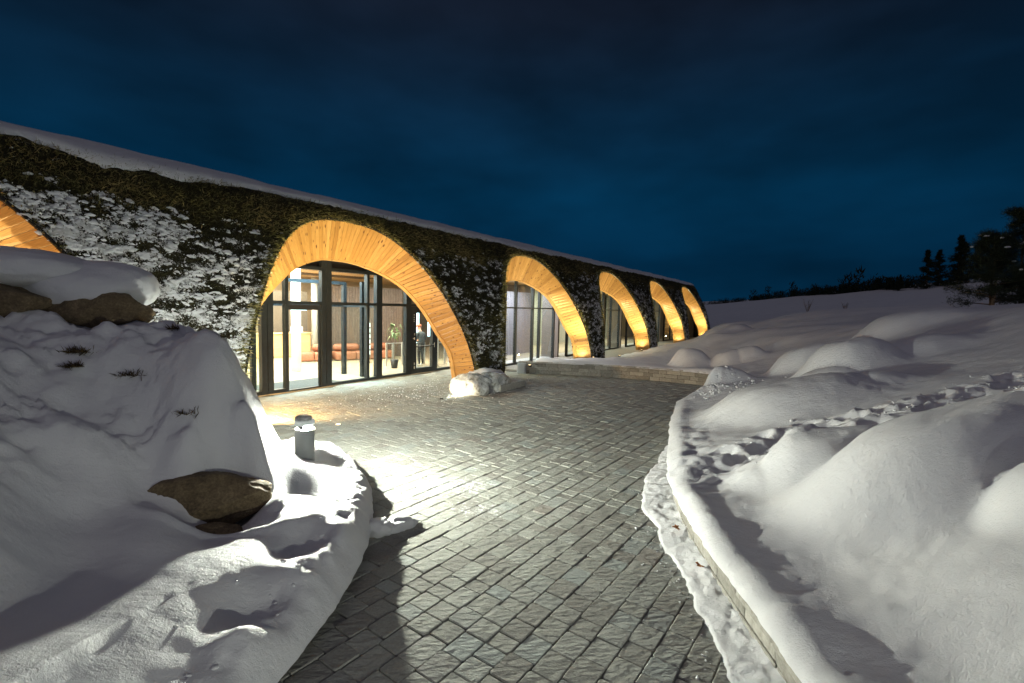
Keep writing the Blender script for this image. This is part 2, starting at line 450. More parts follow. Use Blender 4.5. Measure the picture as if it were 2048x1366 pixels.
# shell mesh: rows follow the arch curve, then the roof
nrow = 84
rows = [(float(np.interp(l, _al, _ac[:, 0])), float(np.interp(l, _al, _ac[:, 1]))) for l in np.linspace(0, HALF_LEN, nrow)]
prof = [(0.0, w, s_shell(z), z) for w, z in rows]
roof = catmull([(s_shell(4.89), 4.89), (s_shell(5.15), 5.15), (2.12, 5.33), (2.5, 5.48), (3.2, 5.60), (4.5, 5.68), (8.0, 5.72), (16.0, 5.70)], 8)
sv, sf, sm_, = [], [], []
P_rows = [(w, s, z) for _, w, s, z in prof] + [(0.0, a, b) for a, b in roof[1:]]
ncol = 96
colp = np.linspace(0, 1, ncol)
allv = []; idx = 0; faces = []
turf_pts = []
for bi, tc in enumerate(ARCHES):
    e0 = T_BEG if bi == 0 else (tc+ARCHES[bi-1])/2
    e1 = T_END if bi == len(ARCHES)-1 else (tc+ARCHES[bi+1])/2
    for side in (0, 1):
        grid = []
        for (w, s, z) in P_rows:
            a, b = (e0, tc-w) if side == 0 else (tc+w, e1)
            grid.append(np.stack([a+(b-a)*colp, np.full(ncol, s), np.full(ncol, z)], 1))
        G = np.array(grid)
        nr = len(P_rows)
        ii = np.arange(nr*ncol).reshape(nr, ncol)+idx
        q = np.stack([ii[:-1, :-1], ii[:-1, 1:], ii[1:, 1:], ii[1:, :-1]], -1).reshape(-1, 4)
        faces.append(q); allv.append(G.reshape(-1, 3)); idx += nr*ncol
V = np.concatenate(allv); FQ = np.concatenate(faces)
kz = 0.06+0.116*np.clip(V[:, 2], 0, 5.15); nl = np.hypot(1, kz)
top = V[:, 2] > 5.16
no_s = np.where(top, -0.35, -1/nl); no_z = np.where(top, 0.93, kz/nl)
arc = V[:, 2]+0.35*V[:, 1]
near_edge = np.zeros(len(V))
def snow_field_turf(t, a, z):
    f = fbm(t*3.4+a*1.2, a*7.5-t*0.8, oct=4, gain=0.75)
    big = fbm(t*0.42, a*0.75+3.0, oct=2)
    left = sstep(-7.6, -9.0, t)
    cov = 0.375+0.075*left+0.05*sstep(3.4, 1.5, z)
    cov = cov-0.30*sstep(4.25+0.25*big, 4.65+0.25*big, z)      # grassy band under the eaves
    cov = cov-0.10*sstep(3.2, 4.4, z)*(1-left)
    cov = cov+0.12*big
    return cov+0.62*f
SN = snow_field_turf(V[:, 0], arc, V[:, 2])
disp = 0.05*fbm(V[:, 0]*3, arc*3, oct=4)+0.03*fbm(V[:, 0]*9, arc*9, oct=3)+0.05*sstep(4.3, 4.9, V[:, 2])
disp = disp+0.035*sstep(0.45, 0.6, SN)
disp[V[:, 2] < 0.02] *= 0.2
V2 = V.copy(); V2[:, 1] += no_s*disp; V2[:, 2] += no_z*disp
turf = mesh_obj('turf_wall', V2, FQ, MAT['turf'], BLD, True, {'snowm': SN})

# snow on the roof: a thick soft sheet with a ragged lower edge
nt_ = 640
ts = np.linspace(T_BEG, T_END, nt_)
rp = np.array([(a, b) for a, b in roof])
rl = np.concatenate([[0], np.cumsum(np.hypot(*np.diff(rp, axis=0).T))])
edge0 = 0.44+0.16*fbm(ts*0.5, ts*0+3.3, oct=3)+0.06*fbm(ts*3.1, ts*0+1.0, oct=3)-0.28*np.exp(-((ts+9.2)/0.6)**2)-0.22*np.exp(-((ts+8.0)/0.35)**2)
nj = 26
sv = np.zeros((nj, nt_, 3))
for j in range(nj):
    u = j/(nj-1)
    l = edge0+(8.5-edge0)*(u**2.2)
    s0 = np.interp(l, rl, rp[:, 0]); z0 = np.interp(l, rl, rp[:, 1])
    th = 0.17*np.sqrt(1-(1-min(1, u/0.42))**2)+0.02
    wob = 0.05*fbm(ts*1.1, np.full(nt_, u*6), oct=3)*min(1, u*4)
    sv[j, :, 0] = ts; sv[j, :, 1] = s0-0.45*th*(1-min(1, u*2.5)); sv[j, :, 2] = z0+th+wob-(0.06 if j == 0 else 0)
ii = np.arange(nj*nt_).reshape(nj, nt_)
q = np.stack([ii[:-1, :-1], ii[:-1, 1:], ii[1:, 1:], ii[1:, :-1]], -1).reshape(-1, 4)
rs = mesh_obj('roof_snow', sv.reshape(-1, 3), q, MAT['snow_rough'], BLD, True)
rs['label'] = 'snow lying along the roof edge'

# gable at the far end and hidden back
mb = MB()
pr = [(s_shell(z), z) for z in np.linspace(0, 5.1, 14)]+[(a, b) for a, b in roof[4:]]
gv = [(T_END, s, z) for s, z in pr]+[(T_END, 16, 0)]
mesh_obj('end_wall', gv, [tuple(range(len(gv)))], MAT['turf'], BLD)
mesh_obj('end_wall', [(T_BEG, b, c) for a, b, c in gv], [tuple(range(len(gv)))[::-1]], MAT['turf'], BLD)
MB().box(T_BEG, T_END, 15.7, 16.0, -0.2, 5.6).build('back_wall', MAT['wallpaint'], BLD)
MB().box(T_BEG+0.1, T_END-0.1, 3.36, 15.7, -0.12, 0.003).build('floor', MAT['floor'], BLD)
MB().box(4.25, T_END-0.1, 0.02, 3.358, -0.12, 0.002).build('porch_floor', MAT['block'], BLD)

# grass, moss and sedum standing out of the turf
def blades(P, Nn, L, W, lean, rnd):
    n = len(P)
    side = np.cross(Nn, RNG.normal(size=(n, 3))); side /= np.linalg.norm(side, axis=1)[:, None]+1e-9
    d = Nn+lean; d /= np.linalg.norm(d, axis=1)[:, None]+1e-9
    tip = P+d*L[:, None]; mid = P+d*(L*0.55)[:, None]+Nn*(L*0.08)[:, None]
    v = np.stack([P-side*(W/2)[:, None], P+side*(W/2)[:, None], mid+side*(W*0.4)[:, None], tip], 1).reshape(-1, 3)
    i = np.arange(n)*4
    f = np.stack([i, i+1, i+2, i+3], 1)
    return v, f, np.repeat(rnd, 4)
def in_arch(t, z):
    w = np.interp(z, _ac[:, 1], _ac[:, 0]); r = np.zeros(len(t), bool)
    for tc in ARCHES: r |= (np.abs(t-tc) < w+0.005) & (z < 4.89)
    return r
gt, gz = [], []
for (a, b, dens) in ((-14.8, -6.5, 1300), (-6.5, 2.2, 950), (2.2, 12, 430), (12, 22, 230), (22, T_END, 130)):
    n = int((b-a)*5.4*dens)
    t = RNG.uniform(a, b, n); z = RNG.uniform(0.25, 5.25, n)
    k = ~in_arch(t, z); t, z = t[k], z[k]
    sn = snow_field_turf(t, z+0.35*s_shell(z), z)
    k = (sn < 0.47) | (RNG.uniform(size=len(t)) < 0.06)
    gt.append(t[k]); gz.append(z[k])
fr_dir = []
# fringe along every arch edge
for k_, tc in enumerate(ARCHES):
    n = [2200, 5200, 3400, 2200, 1700, 1300][k_]
    l = RNG.uniform(0, 2*HALF_LEN, n)
    ww = np.array([arch_at(x) for x in l])
    off = np.abs(RNG.normal(0, 0.15, n))*(0.4+1.2*vnoise(l*1.3, l*0+k_))
    sgn = np.sign(ww[:, 0]); up = np.clip(ww[:, 1]/4.89, 0, 1)**3
    t = tc+ww[:, 0]+sgn*off*(1-up*0.7); z = ww[:, 1]+off*up+0.02
    kk = z > 0.3; gt.append(t[kk]); gz.append(z[kk]); fr_dir.append(np.stack([-np.sign(ww[:, 0])*(1-up), -0.8+0*up, -up*0.8], 1)[kk])
n_fr = sum(len(x) for x in fr_dir)
gt = np.concatenate(gt); gz = np.concatenate(gz)
kz = 0.06+0.116*np.clip(gz, 0, 5.15); nl = np.hypot(1, kz)
Pn = np.stack([np.zeros_like(gt), -1/nl, kz/nl], 1)
PP = np.stack([gt, s_shell(gz), gz], 1)+Pn*0.01
n = len(gt)
grassy = sstep(4.0, 4.6, gz+0.25*fbm(gt*0.6, gz*0.5, oct=2))
L = RNG.uniform(0.035, 0.10, n)*(1+grassy*1.1); Wd = RNG.uniform(0.006, 0.020, n)*(1-0.45*grassy)
lean = np.stack([RNG.normal(0, 0.45, n), RNG.normal(0, 0.3, n)-0.1, RNG.normal(-0.35, 0.5, n)], 1)
lean[-n_fr:] = lean[-n_fr:]*0.7+np.concatenate(fr_dir)*0.9; L[-n_fr:] = RNG.uniform(0.06, 0.18, n_fr); Wd[-n_fr:] = RNG.uniform(0.010, 0.022, n_fr)
tone = np.clip(0.34+0.5*fbm(gt*1.1, gz*1.4, oct=3)+RNG.normal(0, 0.2, n)+0.42*grassy, 0, 1)
bv, bf, br = blades(PP, Pn, L, Wd, lean, tone)
gr_o = mesh_obj('wall_plants', bv[:-4*n_fr], bf[:-n_fr], MAT['blade'], BLD, False, {'rnd': br[:-4*n_fr]})
fv_, ff_ = bv[-4*n_fr:], bf[-n_fr:]-4*(n-n_fr)
fg = mesh_obj('arch_edge_grass', fv_, ff_, MAT['straw'], BLD, False, {'rnd': np.repeat(RNG.uniform(0, 1, n_fr), 4)}); fg['kind'] = 'stuff'; fg['label'] = 'dry grass hanging round the arch edges'
gr_o['kind'] = 'stuff'; gr_o['label'] = 'grass and sedum growing on the turf wall'

# snow resting on the clumps
def flecks(n, a, b):
    t = RNG.uniform(a, b, n); z = RNG.uniform(0.15, 5.1, n)
    k = ~in_arch(t, z+0.03); t, z = t[k], z[k]
    sn = snow_field_turf(t, z+0.35*s_shell(z), z)
    k = RNG.uniform(size=len(t)) < np.clip((sn-0.31)*3.0, 0, 1); return t[k], z[k]
ft, fz = [], []
for (n_, a_, b_) in ((34000, -14.8, -7.0), (30000, -7.0, 2.2), (17000, 2.2, 12), (9000, 12, 22), (6000, 22, T_END)):
    q0, q1 = flecks(n_, a_, b_); ft.append(q0); fz.append(q1)
ft = np.concatenate(ft); fz = np.concatenate(fz); n = len(ft)
kz = 0.06+0.116*fz; nl = np.hypot(1, kz)
on = np.stack([0*ft, -1/nl, kz/nl], 1); upv = np.stack([0*ft, kz/nl, 1/nl], 1); al = np.tile(np.array([[1.0, 0, 0]]), (n, 1))
big = RNG.uniform(size=n)**4.5
hw = 0.010+0.085*big; hh = 0.007+0.032*big; ht = 0.008+0.025*big
tilt = RNG.normal(-0.12, 0.35, n)
ax = al*np.cos(tilt)[:, None]+upv*np.sin(tilt)[:, None]; ay = -al*np.sin(tilt)[:, None]+upv*np.cos(tilt)[:, None]
c0 = np.stack([ft, s_shell(fz), fz], 1)+on*(0.035+0.02*RNG.uniform(size=n))[:, None]
vv = [c0+on*ht[:, None]+upv*(ht*0.5)[:, None]]
for k in range(7):
    a_ = 6.283*k/7; rj = RNG.uniform(0.55, 1.25, n)
    vv.append(c0+ax*(hw*rj*math.cos(a_))[:, None]+ay*(hh*rj*math.sin(a_))[:, None]-on*0.012)
vv = np.stack(vv, 1).reshape(-1, 3); b0 = np.arange(n)*8
ffk = np.concatenate([np.stack([b0, b0+1+k, b0+1+(k+1) % 7], 1) for k in range(7)])
fo = mesh_obj('snow_flecks', vv, ffk, MAT['snow_rough'], BLD, True); fo['kind'] = 'stuff'; fo['label'] = 'flecks of snow caught on the turf wall plants'

# timber arch linings: splayed boards from the outer edge to a smaller inner arch
_io = [(3.95, -0.05), (3.60, 1.2), (3.27, 1.99), (3.00, 2.75), (2.56, 3.44), (2.06, 4.08), (1.40, 4.61), (0.75, 4.83), (0.0, 4.89)]
_ii = [(3.74, -0.06, 0.70), (3.55, 1.03, 0.82), (3.20, 1.70, 1.06), (2.72, 2.50, 1.30), (2.08, 3.14, 1.48), (1.53, 3.50, 1.72), (1.00, 3.71, 1.90), (0.5, 3.83, 2.02), (0.0, 3.86, 2.06)]
_il = [float(np.interp(zz, _ac[:, 1], _al)) if zz < 4.5 else float(np.interp(-ww, -_ac[:, 0], _al)) for ww, zz in _io]
_ic = catmull([(l, *q_) for l, q_ in zip(_il, _ii)], 12)
def inner_at(l):
    sg = 1
    if l > HALF_LEN: l = 2*HALF_LEN-l; sg = -1
    return sg*float(np.interp(l, _ic[:, 0], _ic[:, 1])), float(np.interp(l, _ic[:, 0], _ic[:, 2])), float(np.interp(l, _ic[:, 0], _ic[:, 3]))
DEPTH = 1.2
def plank_geo(tc, l0, l1, gap=0.006):
    w0, z0 = arch_at(l0); w1, z1 = arch_at(l1)
    tx, tz = w1-w0, z1-z0; ll = math.hypot(tx, tz); ox, oz = tz/ll, -tx/ll        # pointing away from the opening
    th = 0.03; out = []
    for dep in (0, 1):
        for l in (l0+gap, l1-gap):
            if dep == 0:
                w, z = arch_at(l); q_ = (tc+w, float(s_shell(z))-0.015, z)
            else:
                w, z, s_ = inner_at(l); q_ = (tc+w, s_, z)
            for k in (0, th):
                out.append((q_[0]+ox*k, q_[1]+k*0.6, q_[2]+oz*k))
    f = [(0, 4, 6, 2), (1, 3, 7, 5), (0, 1, 5, 4), (2, 6, 7, 3), (0, 2, 3, 1), (4, 5, 7, 6)]
    return out, f
def plank_uv(f, off, wid):
    co = {0: (0, 0), 1: (0, 0), 2: (0, wid), 3: (0, wid), 4: (DEPTH, 0), 5: (DEPTH, 0), 6: (DEPTH, wid), 7: (DEPTH, wid)}
    return [(co[i][0]+off[0], co[i][1]+off[1]) for fc in f for i in fc]
PW = 0.145
npl = int(round(2*HALF_LEN/PW))
for k, tc in enumerate(ARCHES):
    ln = empty('arch_lining'); ln.parent = BLD
    bigv, bigf, bigu, bigr = [], [], [], []
    for i in range(npl):
        l0 = i*2*HALF_LEN/npl; l1 = (i+1)*2*HALF_LEN/npl
        jit = random.uniform(-0.003, 0.003)
        v, f = plank_geo(tc, l0, l1)
        off = (random.uniform(0, 40), random.uniform(0, 40)); r = min(1, max(0, random.gauss(0.5, 0.24)))
        u = plank_uv(f, off, l1-l0)
        if k <= 2:
            mesh_obj('plank', v, f, MAT['timber'], ln, False, {'rnd': [r]*8}, u)
        else:
            b0 = len(bigv); bigv += v; bigf += [tuple(x+b0 for x in fc) for fc in f]; bigu += u; bigr += [r]*8
    if bigv:
        o = mesh_obj('planks', bigv, bigf, MAT['timber'], ln, False, {'rnd': bigr}, bigu); o['kind'] = 'stuff'
    # inner trim board (a lighter lip at the back of the lining) and the dark steel edge at the front
    ls = np.linspace(0, 2*HALF_LEN, 121)
    def ring(name, mat, d0, d1, i0, i1, inner=False):
        vv, ff, uu = [], [], []
        for l in ls:
            la, lb = max(0, l-0.05), min(2*HALF_LEN, l+0.05)
            if inner: w, z, s = inner_at(l); wa, za, _ = inner_at(la); wb, zb, _ = inner_at(lb)
            else: (w, z), (wa, za), (wb, zb) = arch_at(l), arch_at(la), arch_at(lb); s = float(s_shell(z))
            tx, tz = wb-wa, zb-za; m_ = math.hypot(tx, tz); ix, iz = -tz/m_, tx/m_
            cs, cz = (1.0, 0.0) if inner else shell_n(z)
            for (dd, kk) in ((d0, i0), (d0, i1), (d1, i1), (d1, i0)):
                vv.append((tc+w+ix*kk, s+cs*dd, z+cz*dd+iz*kk))
        n = len(ls)
        for j in range(n-1):
            for a in range(4):
                b = (a+1) % 4
                ff.append((j*4+a, (j+1)*4+a, (j+1)*4+b, j*4+b))
                y0, y1 = ls[j], ls[j+1]
                uu += [(y0, 0.05*a), (y1, 0.05*a), (y1, 0.05*a+0.05), (y0, 0.05*a+0.05)]
        ff.append((0, 1, 2, 3)); ff.append(((n-1)*4+3, (n-1)*4+2, (n-1)*4+1, (n-1)*4)); uu += [(0, 0)]*8
        return mesh_obj(name, vv, ff, mat, ln, False, {'rnd': [0.85]*len(vv)}, uu)
    ring('inner_trim', MAT['timber'], -0.005, 0.16, -0.025, 0.03, True)
    ring('steel_edge', MAT['darkmetal'], -0.06, -0.018, -0.035, 0.008)

# ------------------------------------------------------------------ uplights at the arch feet
def uplight(t, s, z, target, energy, size=95, blend=0.9, col=(1.0, 0.84, 0.45), rad=0.05):
    f = MB().lathe([(0.075, 0.0), (0.075, 0.06), (0.06, 0.065)], 14, 0, 0).build('uplight', MAT['darkmetal'], BLD, False)
    f.location = (t, s, z)
    g_ = MB().lathe([(0.05, 0.0655), (0.001, 0.067)], 14).build('lens', MAT['lens'], f)
    ld = bpy.data.lights.new('uplight_beam', 'SPOT'); ld.energy = energy; ld.spot_size = R_(size); ld.spot_blend = blend
    ld.color = col; ld.shadow_soft_size = rad
    lo = bpy.data.objects.new('uplight_beam', ld); COL.objects.link(lo); lo.parent = BLD
    p0 = Vector((t, s, z+0.11)); lo.location = p0
    lo.rotation_euler = (Vector(target)-p0).to_track_quat('-Z', 'Y').to_euler()

# ------------------------------------------------------------------ glass fronts
SG = 3.35
GF = empty('glass_front'); GF.parent = BLD
def fbar(t0, t1, s0, s1, z0, z1, name='mullion', par=None, mat='frame'):
    return MB().box(t0, t1, s0, s1, z0, z1).build(name, MAT[mat], par or GF)
def pane(t0, t1, s, z0, z1, par=None, name='pane'):
    return MB().box(t0, t1, s-0.006, s+0.006, z0, z1).build(name, MAT['glass'], par or GF)
posts = [(-9.0, -8.85), (-7.3, -7.2), (-5.40, -5.24), (-5.22, -5.06), (-4.70, -4.60), (-3.50, -3.36), (-3.34, -3.15), (-1.76, -1.66), (-1.35, -1.10), (0.05, 0.30), (1.62, 1.76), (4.1, 4.25)]
for a, b in posts:
    fbar(a, b, SG-0.06, SG+0.10, 0.02, 3.95)
fbar(-9, 4.2, SG-0.055, SG+0.095, 2.57, 2.66, 'transom')
fbar(-9, 4.2, SG-0.055, SG+0.095, 3.62, 3.72, 'transom')
fbar(-9, -4.70, SG-0.055, SG+0.095, 0.02, 0.12, 'sill'); fbar(-3.36, 0.05, SG-0.055, SG+0.095, 0.02, 0.10, 'sill'); fbar(1.62, 4.2, SG-0.055, SG+0.095, 0.02, 0.10, 'sill')
fbar(-9, 4.2, SG+0.12, SG+0.5, 3.725, 3.95, 'header', mat='black')
for a, b in ((-8.85, -7.3), (-7.2, -5.40), (-5.06, -4.70), (-3.15, -1.76), (-1.66, -1.35), (-1.10, 0.05), (1.76, 4.1)):
    pane(a, b, SG+0.02, 0.10, 2.57)
for a, b in ((-8.85, -7.3), (-7.2, -5.40), (-5.06, -4.70), (-4.60, -3.50), (-3.15, -1.76), (-1.66, -1.35), (-1.10, 0.05), (0.30, 1.62), (1.76, 4.1)):
    pane(a, b, SG+0.02, 2.66, 3.62)
# sliding entrance door leaf (behind the line of the fixed panes)
SD = empty('sliding_door'); SD.parent = GF
fbar(-4.6, -3.5, SG+0.11, SG+0.2, 2.40, 2.56, 'door_operator', SD, 'black')
for a, b in ((-4.6, -4.55), (-3.55, -3.5)): fbar(a, b, SG+0.02, SG+0.08, 0.03, 2.4, 'stile', SD)
fbar(-4.6, -3.5, SG-0.02, SG+0.08, 0.005, 0.05, 'threshold', SD)
pane(-4.55, -3.55, SG+0.05, 0.05, 2.39, SD)
MB().box(-4.40, -3.9, SG+0.12, SG+0.16, 2.38, 2.398).build('light_strip', MAT['screen'], SD)
# swing door with steel hinges and handle
DR = empty('swing_door'); DR.parent = GF
for a, b in ((0.30, 0.56), (1.46, 1.62)): fbar(a, b, SG-0.075, SG+0.07, 0.03, 2.56, 'stile', DR)
fbar(0.56, 1.46, SG-0.074, SG+0.069, 2.33, 2.56, 'rail', DR); fbar(0.56, 1.46, SG-0.074, SG+0.069, 0.03, 0.22, 'rail', DR)
fbar(0.56, 1.46, SG-0.05, SG+0.05, 1.02, 1.06, 'push_bar', DR, 'black')
pane(0.56, 1.46, SG, 0.22, 2.33, DR)
for z in (0.22, 0.36, 1.32, 1.48): MB().lathe([(0.02, z), (0.02, z+0.09)], 10, 0.44, SG-0.10).build('hinge', MAT['steel'], DR)
MB().tube((1.53, SG-0.11, 0.98), (1.53, SG-0.11, 1.16), 0.013).tube((1.53, SG-0.075, 1.1), (1.53, SG-0.12, 1.1), 0.012).tube((1.53, SG-0.12, 1.1), (1.42, SG-0.12, 1.1), 0.012).build('handle', MAT['steel'], DR)
for z in (2.0, 2.07, 2.15, 2.24): MB().box(0.42, 0.45, SG-0.0795, SG-0.0755, z, z+0.035).build('door_sticker', MAT['white'], DR)
for z in (1.36,): MB().lathe([(0.03, z), (0.03, z+0.03)], 10, 0.40, SG-0.08).build('lock', MAT['steel'], DR)
# draught lobby behind the entrance
LB = empty('draught_lobby'); LB.parent = BLD
for t in (-5.16, -4.1, -2.2, -1.22):
    fbar(t-0.07, t+0.07, 5.15, 5.29, 0.01, 3.4, 'mullion', LB)
for s in (4.2,):
    fbar(-1.29, -1.15, s-0.06, s+0.06, 0.01, 3.4, 'mullion', LB); fbar(-5.23, -5.09, s-0.06, s+0.06, 0.01, 3.4, 'mullion', LB)
fbar(-5.16, -1.22, 5.16, 5.28, 2.5, 2.62, 'transom', LB); fbar(-5.2, -1.2, 5.16, 5.28, 3.3, 3.42, 'transom', LB)
fbar(-1.28, -1.16, SG+0.11, 5.15, 2.5, 2.62, 'transom', LB); fbar(-5.22, -5.1, SG+0.11, 5.15, 2.5, 2.62, 'transom', LB)
for a, b in ((-5.09, -4.17), (-2.13, -1.29)):
    pane(a, b, 5.22, 0.02, 2.5, LB)
MB().box(-1.226, -1.214, SG+0.12, 5.14, 0.02, 2.5).build('pane', MAT['glass'], LB)
MB().box(-5.166, -5.154, SG+0.12, 5.14, 0.02, 2.5).build('pane', MAT['glass'], LB)
MB().box(-5.0, -2.4, SG+0.15, 5.1, 0.004, 0.018).build('floor_mat', MAT['mat'], LB)
MB().box(-7.6, -5.5, SG+0.25, 4.3, 0.004, 0.018).build('floor_mat', MAT['mat'], LB)

# glass of the further arches
for k in range(2, 6):
    tc = ARCHES[k]; SG2 = 2.2
    g2 = empty('glass_front'); g2.parent = BLD
    for t, w in ((-3.9, 0.1), (-0.75, 0.32) if k == 2 else (-2.0, 0.1), (0.25, 0.09), (1.1, 0.12) if k != 2 else (1.75, 0.1), (2.4, 0.09), (3.9, 0.1)):
        fbar(tc+t-w/2, tc+t+w/2, SG2-0.06, SG2+0.08, 0.02, 3.9, 'mullion', g2)
    fbar(tc-3.95, tc+3.95, SG2-0.05, SG2+0.07, 2.58, 2.64, 'transom', g2)
    fbar(tc-3.95, tc+3.95, SG2-0.05, SG2+0.07, 0.01, 0.09, 'sill', g2)
    prev = None
    ed = sorted([-3.9, -0.75 if k == 2 else -2.0, 0.25, 1.1 if k != 2 else 1.75, 2.4, 3.9])
    for a, b in zip(ed[:-1], ed[1:]):
        pane(tc+a+0.05, tc+b-0.05, SG2, 0.09, 2.58, g2); pane(tc+a+0.05, tc+b-0.05, SG2, 2.64, 3.9, g2)
    # cross walls that close each bay off
    if k > 2: MB().box(tc-SPACING/2-0.08, tc-SPACING/2+0.08, 2.3, 3.3, 0.0, 4.0).build('pier_lining', MAT['greywall'], BLD)
MB().box(ARCHES[5]+4.9, ARCHES[5]+5.1, 1.7, 15.5, 0.0, 5.0).build('inner_end_wall', MAT['greywall'], BLD)

# ------------------------------------------------------------------ interior
MB().box(T_BEG+0.1, T_END-0.1, 2.0, 15.7, 4.02, 4.12).build('ceiling', MAT['ceil'], BLD)
for (a, b, s0, s1) in ((-6.5, -0.5, 2.25, 3.1), (-5.0, 3.0, 4.6, 5.4), (-5.0, 4.0, 7.2, 8.4), (-5.0, 5.0, 10.5, 11.9)):
    gm_ = empty('ceiling_grille'); gm_.parent = BLD
    mb = MB(); x = a
    while x < b:
        mb.box(x, x+0.07, s0, s1, 3.985, 4.018); x += 0.16
    mb.build('slats', MAT['slat'], gm_)['kind'] = 'stuff'
def wallq(name, a, b, z0, z1, mat, th=0.1):
    a = np.array(a); b = np.array(b); d = (b-a)/np.linalg.norm(b-a); n = np.array([-d[1], d[0]])*th
    v = [(*a, z0), (*b, z0), (*(b+n), z0), (*(a+n), z0), (*a, z1), (*b, z1), (*(b+n), z1), (*(a+n), z1)]
    return mesh_obj(name, v, [(0,3,2,1),(4,5,6,7),(0,1,5,4),(1,2,6,5),(2,3,7,6),(3,0,4,7)], MAT[mat], BLD)
PWL = wallq('panelled_wall', (1.35, 10.0), (4.9, 8.55), 0.0, 3.45, 'panelwall', 0.12)
def battens(wall, a, b, z0, z1, mat, step=0.13, w=0.07, th=0.035):
    a = np.array(a); b = np.array(b); ln = np.linalg.norm(b-a); d = (b-a)/ln; n = np.array([d[1], -d[0]])
    k = 0.02
    while k < ln-w:
        p0 = a+d*k; p1 = a+d*(k+w); q0 = p0+n*th; q1 = p1+n*th
        v = [(*p0, z0), (*p1, z0), (*q1, z0), (*q0, z0), (*p0, z1), (*p1, z1), (*q1, z1), (*q0, z1)]
        mesh_obj('batten', v, [(0,1,2,3),(4,7,6,5),(0,4,5,1),(1,5,6,2),(2,6,7,3),(3,7,4,0)], MAT[mat], wall)
        k += step
battens(PWL, (1.35, 10.0), (4.9, 8.55), 0.0, 3.45, 'panelwall')
GW = wallq('panelled_wall', (4.4, 4.9), (11.6, 4.9), 0.0, 3.5, 'greypanel', 0.12)
battens(GW, (4.4, 4.9), (11.6, 4.9), 0.0, 3.5, 'greypanel', 0.16, 0.1)
wallq('partition', (11.6, 4.9), (11.6, 15.6), 0, 4.0, 'greywall')
for k in (3, 4, 5):
    wallq('partition', (ARCHES[k]-4.0, 7.5), (ARCHES[k]+4.6, 7.5), 0, 4.0, 'palewall')
wallq('partition', (-9.4, 15.0), (-9.4, 3.5), 0, 4.0, 'wallpaint')
wallq('panel', (0.2, 13.6), (2.6, 13.2), 1.15, 3.2, 'greywall', 0.06)
for (t, s, r) in ((-1.96, 7.07, 0.17), (3.3, 13.6, 0.17), (2.75, 4.35, 0.17), (-1.0, 10.9, 0.15)):
    MB().lathe([(r, 0.004), (r, 4.01)], 24, t, s).build('column', MAT['white'], BLD, True)
for (t, s) in ((-6.5, 6.5), (-3.2, 6.5), (-0.2, 6.2), (2.2, 6.4), (-3.5, 10.0), (0.6, 9.0), (-6.5, 11.0), (-2.6, 4.3)):
    MB().lathe([(0.0, 3.995), (0.11, 4.0), (0.12, 4.019)], 14, t, s).build('downlight', MAT['downlight'], BLD)
def area(t, s, z, sx, sy, energy, col, rx=0.0):
    ld = bpy.data.lights.new('ceiling_light', 'AREA'); ld.shape = 'RECTANGLE'; ld.size = sx; ld.size_y = sy; ld.energy = energy; ld.color = col
    lo = bpy.data.objects.new('ceiling_light', ld); COL.objects.link(lo); lo.parent = BLD; lo.location = (t, s, z); lo.rotation_euler = (rx, 0, 0)
area(-3.6, 7.2, 3.96, 7.0, 5.0, 2000, (1.0, 0.88, 0.68))
area(-1.0, 11.8, 3.96, 7.0, 4.0, 1450, (1.0, 0.84, 0.60))
area(2.2, 5.6, 3.96, 3.6, 2.6, 900, (1.0, 0.86, 0.64))
area(-3.2, 4.3, 3.96, 3.0, 1.2, 900, (0.55, 0.87, 1.0))
area(7.6, 3.6, 3.9, 5.0, 1.2, 480, (0.88, 0.9, 1.0))
for k in (3, 4): area(ARCHES[k], 5.2, 3.9, 5.0, 2.0, 480, (0.95, 0.97, 0.80))

# reception desk and lit shelf (things of their own)
def b2w(t, s, z=0.0): return Wl(t, s, z).tolist()
RZ = math.pi/2-ANG
RD = empty('reception_desk', b2w(0.3, 12.0), RZ-0.2); tag(RD, 'light oak reception desk behind the white column', 'desk')
MB().bbox(-1.6, 1.5, 0, 0.7, 0.02, 1.10, 0.015).build('front', MAT['oak'], RD)
MB().bbox(-1.65, 1.55, -0.05, 0.75, 1.104, 1.15, 0.012).build('counter_top', MAT['oak'], RD)
pr_ = empty('desk_printer', b2w(1.9, 12.3, 1.153), RZ); tag(pr_, 'small white machine with black top on the reception desk', 'printer')
pr_.location = Wl(1.25, 12.05, 1.153).tolist()
MB().bbox(-0.22, 0.22, -0.2, 0.2, 0, 0.3, 0.03).build('body', MAT['white'], pr_); MB().bbox(-0.2, 0.16, -0.18, 0.18, 0.302, 0.38, 0.02).build('lid', MAT['black'], pr_)
SH = empty('display_shelf', b2w(-1.3, 12.9), RZ); tag(SH, 'warm lit oak display shelf seen at the left edge of the entrance glass', 'shelf')
MB().box(-2.0, 1.0, 0.32, 0.35, 0.5, 2.2).build('back_panel', MAT['shelfglow'], SH)
MB().box(-2.0, 1.0, -0.1, 0.35, 0.0, 0.498).build('plinth', MAT['oak'], SH)
for z in (0.93, 1.36, 1.79, 2.2): MB().box(-2.0, 1.0, 0.0, 0.318, z-0.02, z+0.02).build('shelf_board', MAT['oak'], SH)
for x in (-2.0, -1.25, -0.5, 0.25, 0.97): MB().box(x, x+0.03, -0.003, 0.317, 0.5, 2.17).build('divider', MAT['oak'], SH)
gi = 0
